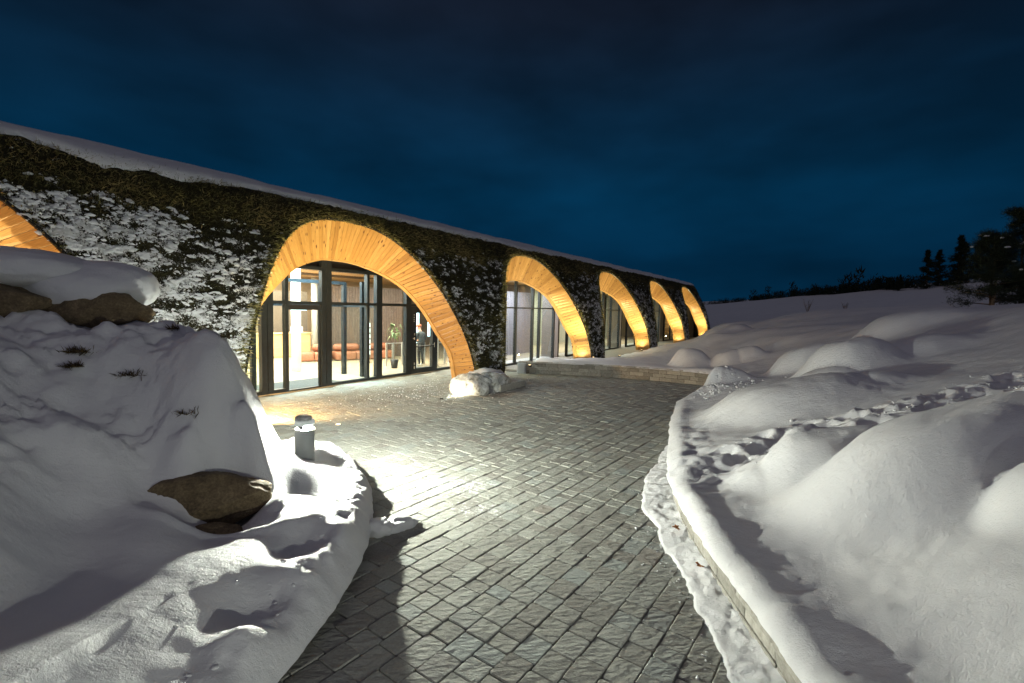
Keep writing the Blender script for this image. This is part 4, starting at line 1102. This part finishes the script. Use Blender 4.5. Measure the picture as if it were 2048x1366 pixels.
def rextra(X, Y, D):
    e = 0*X
    for (x, y, rx, ry, h, tail) in DOMES:
        dx = (X-x)/np.where(X > x, rx*tail, rx); dy = (Y-y)/ry
        r2 = dx*dx+dy*dy
        e = np.maximum(e, h*1.3*np.exp(-(r2**1.9)*0.9))
    far = sstep(10, 30, np.hypot(X, Y))
    e = e+0.045*fbm(X*0.9, Y*1.2, oct=3)*(1+2.0*far)+0.012*fbm(X*4+Y, Y*6, oct=3)+0.010*(1-np.abs(fbm(X*2.2+Y*1.0, Y*7-X*2.5, oct=3)))**3+0.005*fbm(X*14, Y*14, oct=3)
    e = e+0.30*far*fbm(X*0.12, Y*0.2, oct=3)
    # trodden track
    m_ = (np.hypot(X, Y) < 16)
    dt = np.full(X.shape, 9.0); dt[m_] = seg_dist(X[m_], Y[m_], TRACK)
    tr = np.exp(-(dt/0.42)**2); rim = np.exp(-((dt-0.5)/0.2)**2)
    e = e-0.07*tr+0.05*rim+(tr+rim)*(0.07*fbm(X*2.7, Y*2.7, oct=3)+0.045*np.abs(fbm(X*9, Y*9, oct=3)))
    for (hx_, hy_, ha) in BOOTS:
        ca, sa = math.cos(ha), math.sin(ha); ux = (X-hx_)*ca+(Y-hy_)*sa; uy = -(X-hx_)*sa+(Y-hy_)*ca
        q_ = (ux/0.19)**2+(uy/0.11)**2
        e = e-0.10*np.exp(-q_**2)+0.035*np.exp(-((np.sqrt(q_)-1.35)/0.3)**2)
    # trampled crest by the end of the low wall
    cr = np.exp(-(((X-5.0)/0.9)**2+((Y-12.0)/0.8)**2))
    e = e+cr*(0.16+0.10*np.abs(fbm(X*5, Y*5, oct=4)))
    lip = np.exp(-((D-0.12)/0.16)**2)*sstep(14.0, 10.0, Y)
    e = e+lip*(0.045+0.02*fbm(X*1.7, Y*1.7, oct=2))
    # skid-like marks where snow was brushed on the wall top
    mk = np.exp(-((D-0.35)/0.3)**2)*sstep(5.2, 6.0, Y)*sstep(9.6, 8.6, Y)
    e = e+mk*0.06*fbm(X*3.0+Y*1.5, Y*9-X*3, oct=3)
    t, s = ts_of(X, Y)
    e = np.where((s > 0.25) & (t > 1.0) & (t < T_END+0.1), -3.0, e)
    return e
def rbase(X, Y): return np.where(Y > 13.5, 0.44, np.where(Y > 11.0, 0.40, 0.34))+0*X
xs = np.concatenate([np.array([-60, -45, -34, -25, -18, -13, -9, -6, -4, -2.5, -1.4, -0.6]), np.arange(0.0, 1.5, 0.08), graded(1.5, 9.0, 0.042, 260)])
ys = graded(-1.3, 13.5, 0.046, 300, 1.035)
def rmask(X, Y):
    t, s = ts_of(X, Y)
    return ((s > 0.5) & (t < T_END) & (t > -20)) | ((X < 0.9) & (Y < 17)) | (s > 16.5) & (t < T_END)
terrain('snow_field', xs, ys, rf, 0.07, rbase, rextra, MAT['snow'], 'snow covered bank and field rising to the right of the forecourt', rmask)

# ------------------------------------------------------------------ uplights set in the ground before the arches
def rz_(x, y): return float(rf(np.array([[x]]), np.array([[y]]))[0, 0]+rextra(np.array([[x]]), np.array([[y]]), np.array([[9.0]]))[0, 0])
for k, tc in enumerate(ARCHES):
    if k <= 1:
        uplight(tc-2.3, -1.0, -0.062, (tc-0.7, 1.3, 4.6), 2700, 100, 1.0)
        uplight(tc+2.5, -0.8, -0.062, (tc+1.4, 1.2, 4.2), 950 if k == 1 else 2700, 100, 1.0)
        uplight(tc-3.55, 0.35, 0.22, (tc-1.0, 0.9, 0.1), 1500, 120, 0.8, (1.0, 0.56, 0.18))
    else:
        for dt, s_, tg, en, sz in ((3.1, -0.45, (tc+1.5, 1.2, 4.3), 1600, 110), (3.42, 0.38, (tc+3.1, 0.6, 2.0), 120, 170), (-2.8, -0.45, (tc-1.0, 1.3, 4.4), 800, 110)):
            w_ = Wl(tc+dt, s_); uplight(tc+dt, s_, (max(0.0, rz_(w_[0], w_[1]))+0.03) if s_ < 0.2 else 0.0, tg, en, sz, 1.0)

# ------------------------------------------------------------------ block walls
def block_mesh():
    bm = bmesh.new(); bmesh.ops.create_cube(bm, size=1)
    bmesh.ops.bevel(bm, geom=list(bm.edges), offset=0.035, segments=1, affect='EDGES')
    me = bpy.data.meshes.new('wall_block'); bm.to_mesh(me); bm.free(); me.materials.append(MAT['block']); return me
BLOCK = block_mesh()
def block_wall(curve, courses, ch, label, lens, depth=0.22, cap=None, base=0.0, inset=0.0, start=0, seed=1):
    rg = random.Random(seed)
    C = np.asarray(curve); L = np.concatenate([[0], np.cumsum(np.hypot(*np.diff(C, axis=0).T))])
    e = empty('block_wall', (float(C[len(C)//2, 0]), float(C[len(C)//2, 1]), 0)); tag(e, label, 'wall')
    def at(l): return np.array([np.interp(l, L, C[:, 0]), np.interp(l, L, C[:, 1])])
    off = np.array([e.location.x, e.location.y])
    def put(name, l0, l1, z0, z1, dp, jit):
        a, b = at(l0), at(l1); d = b-a; ln = np.linalg.norm(d); d = d/max(ln, 1e-6); nrm = np.array([d[1], -d[0]])
        c = (a+b)/2+nrm*(inset+dp/2*1.0+jit)-off
        o = bpy.data.objects.new(name, BLOCK); COL.objects.link(o); o.parent = e
        o.location = (c[0], c[1], (z0+z1)/2); o.scale = (ln-0.006, dp, z1-z0-0.005); o.rotation_euler = (0, 0, math.atan2(d[1], d[0]))
    for k in range(courses):
        l = rg.uniform(-0.2, 0)
        while l < L[-1]-0.05:
            w = rg.choice(lens); put('block', max(0, l), min(L[-1], l+w), base+k*ch, base+(k+1)*ch, depth, rg.uniform(-0.008, 0.008)); l += w
    if cap:
        l = 0.0
        while l < L[-1]-0.05:
            w = 0.6; put('cap_stone', l, min(L[-1], l+w), base+courses*ch+0.002, base+courses*ch+cap, depth+0.06, -0.035); l += w
    return e
rc_vis = RCUR[RCUR[:, 1] > 1.2]
block_wall(rc_vis, 2, 0.135, 'low grey block wall under the snow lip right of the path', (0.5, 0.6, 0.7), cap=0.06, seed=2)
# end return of that wall
block_wall(np.array([[4.10, 11.55], [4.62, 12.02], [5.2, 12.5]]), 2, 0.16, 'short wall end with projecting cap stone beyond the right snow bank', (0.3, 0.4), cap=0.07, seed=9)
block_wall(FCUR[FCUR[:, 1] > 13.5], 3, 0.14, 'curved low grey stone block wall across the far side of the forecourt', (0.3, 0.36, 0.44, 0.5), cap=0.06, seed=4)
lc = LCUR[(LCUR[:, 1] > 1.2) & (LCUR[:, 0] > -5.2)]
block_wall(lc[::-1], 1, 0.11, 'shadowed grey block wall under the snow lip left of the path', (0.4, 0.5, 0.6), cap=0.05, seed=6)

# ------------------------------------------------------------------ loose snow along the walls
def snow_strip(name, curve, inner, outer, hgt, label, seed, step=0.03, m=16, mat='snow_rough'):
    C = np.asarray(curve); L = np.concatenate([[0], np.cumsum(np.hypot(*np.diff(C, axis=0).T))])
    n = int(L[-1]/step); ls = np.linspace(0, L[-1], n)
    cx = np.interp(ls, L, C[:, 0]); cy = np.interp(ls, L, C[:, 1])
    dx = np.gradient(cx); dy = np.gradient(cy); q = np.hypot(dx, dy); nx, ny = -dy/q, dx/q     # left of travel = into the path
    wout = outer(ls)*(1+0.25*fbm(ls*2.0, ls*0+seed, oct=3))+0.03*fbm(ls*9, ls*0+seed, oct=2)
    V = []
    for j in range(m):
        u = j/(m-1); d = inner+(wout-inner)*u
        x = cx+nx*d; y = cy+ny*d
        h = hgt*(1-u)**0.55*np.clip(1-u, 0, 1)**0.2*(0.8+0.4*fbm(x*5, y*5, oct=4)+0.25*fbm(x*14, y*14, oct=3))+0.02*np.abs(fbm(x*22, y*22, oct=2))*(u < 0.97)
        z = np.where(u >= 0.999, -0.02, np.maximum(h, -0.02)+0.004)
        V.append(np.stack([x, y, z], 1))
    V = np.array(V); ii = np.arange(m*n).reshape(m, n)
    f = np.stack([ii[:-1, :-1], ii[1:, :-1], ii[1:, 1:], ii[:-1, 1:]], -1).reshape(-1, 4)
    o = mesh_obj(name, V.reshape(-1, 3), f, MAT[mat], None, True); tag(o, label, 'snow', None, 'stuff'); return o
rs_c = RCUR[(RCUR[:, 1] > 1.0) & (RCUR[:, 1] < 9.3)]
Lr = np.concatenate([[0], np.cumsum(np.hypot(*np.diff(rs_c, axis=0).T))])
def rout(l):
    y = np.interp(l, Lr, rs_c[:, 1])
    return np.interp(y, [1, 3.2, 4.2, 5.3, 6.2, 7.0, 8.0, 9.3], [0.42, 0.34, 0.24, 0.30, 0.42, 0.42, 0.26, 0.06])
snow_strip('ploughed_snow', rs_c, -0.03, rout, 0.13, 'ridge of crumbly ploughed snow along the foot of the right wall', 3.7)
# snow chunk fallen at the left wall
def lump(name, c, r, seed, mat, label, cat, parent=None, sub=4, amp=0.3, freq=2.0, flat=None, rz=0.0, group=None, facets=0):
    bm = bmesh.new(); bmesh.ops.create_icosphere(bm, subdivisions=sub, radius=1.0)
    P = np.array([v.co[:] for v in bm.verts])
    d = 1+amp*fbm(P[:, 0]*freq+seed, P[:, 1]*freq, P[:, 2]*freq, oct=4)+amp*0.35*fbm(P[:, 0]*freq*3+seed, P[:, 1]*freq*3, P[:, 2]*freq*3, oct=3)
    if facets:
        rr_ = np.random.default_rng(int(seed*10)+1)
        for _ in range(facets):
            n_ = rr_.normal(size=3); n_ /= np.linalg.norm(n_); c_ = rr_.uniform(0.70, 0.92)
            P = P-np.maximum(0, P@n_-c_)[:, None]*n_
        d = 1+(d-1)*0.35
    P = P*d[:, None]*np.array(r)
    if flat is not None: P[:, 2] = np.maximum(P[:, 2], flat)
    bm.verts.index_update()
    f = [[v.index for v in fc.verts] for fc in bm.faces]; bm.free()
    o = mesh_obj(name, P, f, mat, parent, True); o.location = c; o.rotation_euler = (0, 0, rz)
    if label: tag(o, label, cat, group)
    return o
lump('snow_chunk', (-1.30, 5.45, 0.03), (0.24, 0.13, 0.09), 4.0, MAT['snow_rough'], 'chunk of fallen snow at the foot of the left bank', 'snow', flat=-0.03, rz=0.6)
lump('snow_chunk', (-1.47, 5.30, 0.06), (0.16, 0.14, 0.12), 6.0, MAT['snow_rough'], 'rounded snow chunk against the left bank wall', 'snow', flat=-0.06)
for k_, (x, y, r) in enumerate(((3.95, 10.2, .07), (3.7, 9.6, .05), (3.5, 9.25, .06), (3.25, 9.0, .05))):
    lump('snow_clod', (x, y, 0.02), (r*1.6, r, r*0.7), 8+k_, MAT['snow_rough'], ('farthest', 'second farthest', 'third farthest', 'nearest')[k_]+' small snow clod on the pavers below the right wall', 'snow', sub=3, rz=k_, group='snow clods by the right wall')

# ice and snow heaped round the foot of the pier
IP = empty('ice_heap', [-0.80, 14.95, 0.0], RZ); tag(IP, 'mound of ice and snow round the foot of the turf pier', 'ice')
m, nt, p = nmat('ice'); g = pos(nt)
ic = ramp(nt, noise(nt, g, 7, 6, 0.7), [(0.34, (0.16, 0.15, 0.12)), (0.46, (0.55, 0.56, 0.52)), (0.62, (0.82, 0.83, 0.82))])
nt.links.new(ic, p.inputs['Base Color']); p.inputs['Roughness'].default_value = 0.22
n1 = bump(nt, p, noise(nt, g, 12, 5, 0.65), 0.6, 0.04); bump(nt, p, noise(nt, g, 50, 3, 0.6), 0.4, 0.01, n1)
MAT['ice'] = m
lump('ice_mass', (-0.62, 0.10, 0.14), (0.68, 0.60, 0.44), 3.0, MAT['ice'], None, None, IP, amp=0.22, flat=-0.14)
lump('ice_mass', (0.25, 0.0, 0.12), (0.80, 0.55, 0.40), 5.0, MAT['ice'], None, None, IP, amp=0.25, flat=-0.12)
lump('snow_cap', (0.75, 0.50, 0.18), (0.70, 0.75, 0.40), 9.0, MAT['snow_dirty'], None, None, IP, amp=0.28, flat=-0.14)
MB().bbox(0.1, 1.55, -0.52, 0.3, -0.02, 0.20, 0.02).build('kerb_stone', MAT['block'], IP)
# a ground spotlight washes this heap
gs = empty('ground_spotlight', [-1.95, 13.35, 0.0]); tag(gs, 'small ground spotlight shining on the ice heap at the pier', 'spotlight')
MB().lathe([(0.05, -0.02), (0.05, 0.02), (0.04, 0.028)], 14).build('housing', MAT['darkmetal'], gs)
ld = bpy.data.lights.new('spot_beam', 'SPOT'); ld.energy = 170; ld.spot_size = R_(70); ld.spot_blend = 0.8; ld.color = (1.0, 0.93, 0.72); ld.shadow_soft_size = 0.03
lo = bpy.data.objects.new('spot_beam', ld); COL.objects.link(lo); lo.parent = gs; lo.location = (0, 0, 0.09)
lo.rotation_euler = (Vector((0.62, 0.80, 0.22))).to_track_quat('-Z', 'Y').to_euler()

# ------------------------------------------------------------------ boulders in the left bank
def boulder(label, c, r, seed, rz=0.0, cap=None):
    e = empty('boulder', c, rz); tag(e, label, 'boulder')
    o = lump('stone', (0, 0, 0), r, seed, MAT['rock'], None, None, e, sub=5, amp=0.30, freq=2.2, facets=13)
    if cap:
        lump('snow_cap', cap[0], cap[1], seed+20, MAT['snow'], None, None, e, sub=5, amp=0.12, freq=1.2)
    return e
boulder('bare brown boulder jutting from the foot of the left snow drift', (-3.14, 4.84, 0.55), (0.62, 0.34, 0.28), 6.0, 0.34)
boulder('small dark stone half buried in snow below the brown boulder', (-2.82, 4.48, 0.36), (0.30, 0.15, 0.10), 5.0, 0.1)
boulder('large dark boulder under a thick snow cap at the top left', (-6.75, 5.85, 2.56), (1.15, 0.62, 0.46), 8.0, 0.0, ((0.05, 0.28, 0.40), (1.35, 0.72, 0.30)))
boulder('dark boulder with a rounded snow cap beside the top left boulder', (-5.40, 6.22, 2.46), (0.70, 0.52, 0.32), 12.0, 0.1, ((-0.12, 0.16, 0.28), (0.78, 0.55, 0.36)))
boulder('dark boulder under snow at the right picture edge', (4.10, 3.52, 0.74), (0.30, 0.20, 0.16), 15.0, 0.3)

# ------------------------------------------------------------------ bollard lamp
def bollard(loc, label, segs):
    e = empty('bollard_lamp', loc); tag(e, label, 'bollard')
    r = 0.128
    MB().lathe([(r, -0.25), (r, 0.415), (r-0.006, 0.42)], 32).build('shaft', MAT['bollard'], e, True)
    MB().lathe([(r-0.06, 0.41), (r-0.06, 0.50)], 32).build('inner_tube', MAT['darkmetal'], e, True)
    for k0, k1, nm, mt in segs:
        MB().lathe([(r-0.045, 0.421), (r-0.045, 0.479)], 20, 0, 0, R_(k0), R_(k1), False).build(nm, MAT[mt], e, True)
    MB().lathe([(r+0.002, 0.48), (r+0.002, 0.535), (r-0.004, 0.54), (0.001, 0.545)], 32).build('head', MAT['lamphead'], e, True)
    return e
BO = bollard((-2.83, 6.51, 0.46), 'grey cylindrical bollard lamp standing in the snow left of the path', [(-72, 85, 'lamp_glass', 'lamp'), (85, 124, 'dark_louvre', 'black'), (124, 200, 'added_rear_glow', 'lampdim'), (200, 288, 'dark_louvre', 'black')])  # rear glow is an addition for the turf wall; gap spares the porch
bollard((2.9, -0.6, 0.60), 'second grey bollard lamp on the right bank behind the camera', [(128, 240, 'lamp_glass', 'lamp2'), (240, 488, 'dark_louvre', 'black')])
lump('ice_lump', (-2.85, 6.51, 1.005), (0.115, 0.115, 0.07), 3.0, MAT['ice'], 'icy snow cap on the head of the bollard lamp', 'snow', sub=3, amp=0.2, flat=0.0)

# ------------------------------------------------------------------ vegetation
def tuft(loc, r, n, label, h=0.10):
    r *= 0.8
    P = np.stack([RNG.normal(0, r, n), RNG.normal(0, r*0.6, n), np.zeros(n)-0.02], 1)
    Nn = np.tile(np.array([[0.15, -0.5, 0.6]]), (n, 1))+RNG.normal(0, 0.45, (n, 3)); Nn /= np.linalg.norm(Nn, axis=1)[:, None]
    v, f, rr = blades(P, Nn, RNG.uniform(0.4, 1, n)*h, RNG.uniform(0.006, 0.014, n), RNG.normal(0, 0.5, (n, 3)), RNG.uniform(0, 1, n))
    o = mesh_obj('grass_tuft', v, f, MAT['drygrass'], None, False, {'rnd': rr}); o.location = loc
    tag(o, label, 'grass', 'grass tufts in the left drift')
def lz(x, y): return float(lf(np.array([[x]]), np.array([[y]]))[0, 0]+lextra(np.array([[x]]), np.array([[y]]), np.array([[2.0]]))[0, 0])
for (x, y, r, n, lab) in ((-4.87, 5.35, .075, 260, 'brown grass tuft poking through the drift, topmost of the pair at left'), (-4.77, 5.2, .06, 160, 'brown grass tuft just below the topmost tuft on the drift'), (-4.28, 5.35, .09, 120, 'sparse flat grass tuft in the middle of the drift'), (-4.30, 6.08, .05, 90, 'green twig tuft on the crest of the drift'), (-3.48, 5.1, .07, 70, 'thin dark grass tuft low on the drift face'), (-3.39, 5.62, .05, 90, 'brown tuft in the hollow at the drift edge')):
    tuft((x, y, lz(x, y)+0.01), r, n, lab)

def conifer(name, loc, H, R, label, group, seed, dense=1.0, pine=False, snow=0.0):
    rg = random.Random(seed); rn = np.random.default_rng(seed)
    e = empty(name, loc, rg.uniform(0, 6)); tag(e, label, 'tree', group)
    mb = MB(); lean = Vector((rg.uniform(-.04, .04), rg.uniform(-.04, .04), 1))
    prev = Vector((0, 0, -0.3)); nseg = 6; r0 = H*0.022 if pine else H*0.016
    for i in range(nseg):
        nx = Vector((lean.x*H*(i+1)/nseg+rg.uniform(-.01, .01)*H, lean.y*H*(i+1)/nseg+rg.uniform(-.01, .01)*H, H*(i+1)/nseg*0.97))
        mb.tube(prev, nx, r0*(1-i/nseg)+0.004, r0*(1-(i+1)/nseg)+0.004, 7); prev = nx
    Ps, Ns, Ls = [], [], []; snows = []
    nb = int((26 if pine else 60)*dense)
    for b in range(nb):
        u = (b+0.5)/nb; zc = H*(0.14+0.84*u) if pine else H*(0.05+0.93*u)
        a = rg.uniform(0, 6.283)
        ln = (R*(1.0-u*0.72)*rg.uniform(0.6, 1.15)) if pine else R*(1.02-u)*rg.uniform(0.75, 1.15)+0.02*H
        up = 0.35 if pine else -0.18
        p0 = Vector((lean.x*zc, lean.y*zc, zc)); p1 = p0+Vector((math.cos(a)*ln, math.sin(a)*ln, ln*(up*(0.3+u))))
        mb.tube(p0, p1, r0*0.32*(1-u)+0.004, 0.003, 5)
        ncl = int((7 if pine else 9)*dense)
        for c in range(ncl):
            f = (0.45+0.6*c/ncl) if pine else (0.12+0.9*c/ncl)
            pc = p0.lerp(p1, f)+Vector((rg.gauss(0, .07), rg.gauss(0, .07), rg.gauss(0, .05)))*ln*(1.4 if pine else 1.1)
            kk = 46 if pine else 16
            dirs = rn.normal(size=(kk, 3)); dirs[:, 2] = dirs[:, 2]*0.6+(0.7 if pine else -0.15)
            dirs /= np.linalg.norm(dirs, axis=1)[:, None]
            Ps.append(np.tile(np.array(pc[:]), (kk, 1))+rn.normal(0, (0.05*R if pine else 0.045*R), (kk, 3))); Ns.append(dirs)
            Ls.append(rn.uniform(0.5, 1.0, kk)*(0.15 if pine else 0.09*R+0.02*H))
            if snow and rg.random() < snow and c == ncl-1: snows.append(pc+Vector((0, 0, 0.05)))
    mb.build('trunk', MAT['bark'], e)
    P = np.concatenate(Ps); Nn = np.concatenate(Ns); Ln = np.concatenate(Ls)
    v, f, rr = blades(P, Nn, Ln, Ln*(0.10 if pine else 0.22), rn.normal(0, 0.1, P.shape), rn.uniform(0, 1, len(P)))
    cr = mesh_obj('crown', v, f, MAT['needle'], e, False, {'rnd': rr})
    for k_, pc in enumerate(snows):
        lump('snow_clump', pc, (rg.uniform(.06, .13), rg.uniform(.05, .1), 0.03), k_*3.1+seed, MAT['snow'], None, None, e, sub=2, amp=0.3)
    return e
def rz_(x, y): return float(rf(np.array([[x]]), np.array([[y]]))[0, 0]+rextra(np.array([[x]]), np.array([[y]]), np.array([[9.0]]))[0, 0])
conifer('pine_tree', (17.83, 18.0, rz_(17.83, 18.0)-0.05), 3.0, 1.45, 'young snow-flecked pine with a pale support stake on the right slope', 'young pines on the right slope', 21, 1.9, True, 0.35)
conifer('pine_tree', (19.45, 18.5, rz_(19.45, 18.5)-0.05), 3.9, 1.5, 'taller young pine cut by the right picture edge', 'young pines on the right slope', 22, 1.8, True, 0.2)
st = MB().tube((0, 0, -0.2), (0.03, 0, 1.25), 0.055, 0.05, 10).build('tree_stake', MAT['stake'], None, True); st.location = (17.75, 17.85, rz_(17.75, 17.85)); tag(st, 'pale round wooden stake beside the young pine', 'stake')
for k_, (x, y, H, lab) in enumerate(((68.4, 80, 7.0, 'dark spruce at the left end of the ridge group'), (72.0, 82, 6.6, 'dark spruce in the middle of the ridge group'), (73.4, 80, 8.6, 'tallest dark spruce of the ridge group beside the pines'), (76, 82, 7.5, 'dark spruce on the ridge behind the young pines'), (79, 80, 8.5, 'dark spruce on the ridge furthest right'), (65.6, 82, 3.4, 'short dark spruce left of the ridge group'))):
    conifer('spruce_tree', (x, y, rz_(x, y)-0.6), H, H*0.30, lab, 'spruces on the far ridge', 30+k_, 1.0)
# far scrub and forest edge on the skyline (one mass)
P, Nn, Ln = [], [], []
rn = np.random.default_rng(77)
for k_ in range(420):
    u = rn.uniform(0, 1)**0.8; x = 46+u*24; y = 121-u*36+rn.normal(0, 1.2)
    hh = (0.5+1.0*u)*rn.uniform(0.5, 1.6)*(1+1.0*(rn.uniform() < 0.08)); z0 = rz_(x, y)-0.2; n = 55
    zz = rn.uniform(0, 1, n)
    P.append(np.stack([x+rn.normal(0, .5, n)*(1-zz*0.7), y+rn.normal(0, .5, n), z0+zz*hh], 1)); d = rn.normal(0, 0.5, (n, 3)); d[:, 2] += 0.8
    Nn.append(d/np.linalg.norm(d, axis=1)[:, None]); Ln.append(rn.uniform(.3, .6, n)*hh*0.6)
P = np.concatenate(P); Nn = np.concatenate(Nn); Ln = np.concatenate(Ln)
v, f, rr = blades(P, Nn, Ln, Ln*0.22, rn.normal(0, .15, P.shape), rn.uniform(0, .6, len(P)))
tag(mesh_obj('far_scrub', v, f, MAT['needle'], None, False, {'rnd': rr}), 'dark band of scrub and small trees along the far skyline', 'scrub', None, 'stuff')
# far wooded hills on the horizon behind the end of the building
hv, hf = [], []
hx = np.linspace(60, 420, 120); hz = 10+3.0*fbm(hx*0.02, hx*0+2, oct=3)+1.2*fbm(hx*0.3, hx*0+5, oct=3)
hv = [(x, 620-0.3*x, -2) for x in hx]+[(x, 620-0.3*x, z) for x, z in zip(hx, hz)]+[(x, 680-0.3*x, z*0.7) for x, z in zip(hx, hz)]
n = len(hx)
hf = [(i, i+1, n+i+1, n+i) for i in range(n-1)]+[(n+i, n+i+1, 2*n+i+1, 2*n+i) for i in range(n-1)]
tag(mesh_obj('far_hills', hv, hf, MAT['needle'], None, True, {'rnd': [0.2]*len(hv)}), 'dark wooded hills low on the horizon', None, None, 'structure')
# bare twigs on the slope
for (x, y, H, lab, sd) in ((18.37, 30, .85, 'bare twiggy shrub on the mid slope, left of the two', 1), (20.69, 30, .55, 'smaller bare twiggy shrub on the mid slope, right of the two', 2)):
    rg = random.Random(sd); mb = MB()
    for b in range(14):
        a = rg.uniform(0, 6.28); ln = H*rg.uniform(.4, 1); p1 = Vector((math.cos(a)*ln*.4, math.sin(a)*ln*.4, ln))
        mb.tube((0, 0, -0.1), p1, 0.008, 0.003, 4)
        for c in range(3):
            q0 = p1*rg.uniform(.4, .9); mb.tube(q0, q0+Vector((rg.uniform(-.2, .2), rg.uniform(-.2, .2), rg.uniform(.05, .25)))*H, 0.004, 0.002, 4)
    o = mb.build('bare_shrub', MAT['bark'], None); o.location = (x, y, rz_(x, y)); tag(o, lab, 'shrub', 'bare shrubs on the slope')

# fallen leaves on the ploughed snow
def leaf(loc, rz, label):
    pts = []
    for i in range(14):
        a = 6.283*i/14; r = 0.045*(1+0.35*(1 if i % 2 else -1)); pts.append((r*math.cos(a), r*0.75*math.sin(a), 0.012*math.sin(a*2)))
    v = pts+[(x, y, z+0.004) for x, y, z in pts]
    o = mesh_obj('dead_leaf', v, [tuple(range(14))[::-1], tuple(range(14, 28))]+[(i, (i+1) % 14, 14+(i+1) % 14, 14+i) for i in range(14)], MAT['autumn'])
    o.location = loc; o.rotation_euler = (0.35, 0.2, rz); tag(o, label, 'leaf', 'dead leaves on the ploughed snow')
leaf((1.93, 5.35, 0.13), 0.4, 'brown dead leaf on the ploughed snow, further from the camera')
leaf((1.88, 4.52, 0.14), 1.4, 'orange brown dead leaf on the ploughed snow, nearer the camera')

# loose crumbs of snow on the banks and round the forecourt
def crumbs(name, pts, r0, r1, label, mat='snow_rough'):
    bm = bmesh.new(); bmesh.ops.create_icosphere(bm, subdivisions=1, radius=1.0); bm.verts.index_update()
    B = np.array([v.co[:] for v in bm.verts]); F_ = np.array([[v.index for v in f_.verts] for f_ in bm.faces]); bm.free()
    V_, Q_ = [], []
    for k, p_ in enumerate(pts):
        r_ = RNG.uniform(r0, r1)*RNG.uniform(0.5, 1.0); sc = RNG.uniform(0.6, 1.3, 3)*np.array([1, 1, 0.7])
        V_.append(B*(1+RNG.normal(0, 0.18, (len(B), 1)))*r_*sc+np.array(p_)); Q_.append(F_+k*len(B))
    tag(mesh_obj(name, np.concatenate(V_), np.concatenate(Q_), MAT[mat], None, True), label, 'snow', None, 'stuff')
def surf(f1, f2, X, Y, D=2.0): X = np.array([X]); Y = np.array([Y]); return (f1(X, Y)+f2(X, Y, 0*X+D))[0]
l_ = RNG.uniform(0, _tl[-1], 240); o_ = RNG.normal(0, 0.40, 240)
x_ = np.interp(l_, _tl, TRACK[:, 0])+o_*0.3; y_ = np.interp(l_, _tl, TRACK[:, 1])+o_
crumbs('snow_crumbs', np.stack([x_, y_, surf(rf, rextra, x_, y_)+0.005], 1), 0.010, 0.035, 'crumbled snow thrown out along the trodden track')
x_ = RNG.normal(5.1, 0.6, 160); y_ = RNG.normal(12.0, 0.45, 160); k_ = ~inside(x_, y_, POLY) & (seg_dist(x_, y_, POLY, True) > 0.15); x_, y_ = x_[k_], y_[k_]
crumbs('snow_crumbs', np.stack([x_, y_, surf(rf, rextra, x_, y_)+0.01], 1), 0.015, 0.05, 'broken snow crumbs on the crest beyond the wall end')
n_ = 150; l_ = RNG.uniform(0, 1, n_); yy = 2.4+l_*5.0; xx = np.interp(yy, rs_c[:, 1], rs_c[:, 0])-np.abs(RNG.normal(0.30, 0.14, n_))
crumbs('snow_crumbs', np.stack([xx, yy, np.full(n_, 0.001)], 1), 0.006, 0.022, 'small crumbs of snow scattered on the pavers by the ploughed ridge')
n_ = 700; t_ = RNG.normal(-1.5, 2.0, n_); s_ = RNG.normal(0.2, 1.0, n_); w_ = np.array([Wl(a_, b_) for a_, b_ in zip(t_, np.minimum(s_, 3.0))])
crumbs('snow_crumbs', np.stack([w_[:, 0], w_[:, 1], np.full(n_, 0.001)], 1), 0.006, 0.026, 'trodden crumbs of snow scattered before the entrance', 'snow_dirty')
n_ = 170; yy = RNG.uniform(2.4, 7.0, n_); xx = np.interp(yy, LCUR[:, 1], LCUR[:, 0])-np.abs(RNG.normal(0.22, 0.18, n_))
dl_ = seg_dist(xx, yy, POLY, True); X_, Y_ = np.array([xx]), np.array([yy])
zz = (np.minimum(lf(X_, Y_), (0.26+0.12*(1-np.exp(-dl_/0.3))+0.16*sstep(0.15, 0.8, dl_)+5*np.maximum(0, dl_-0.8))[None])+lextra(X_, Y_, dl_[None]))[0]
k_ = (dl_ > 0.16) & (np.hypot(xx+2.83, yy-6.51) > 0.3)
crumbs('snow_crumbs', np.stack([xx, yy, zz-0.004], 1)[k_], 0.008, 0.032, 'crumbs of snow broken off along the left bank lip')
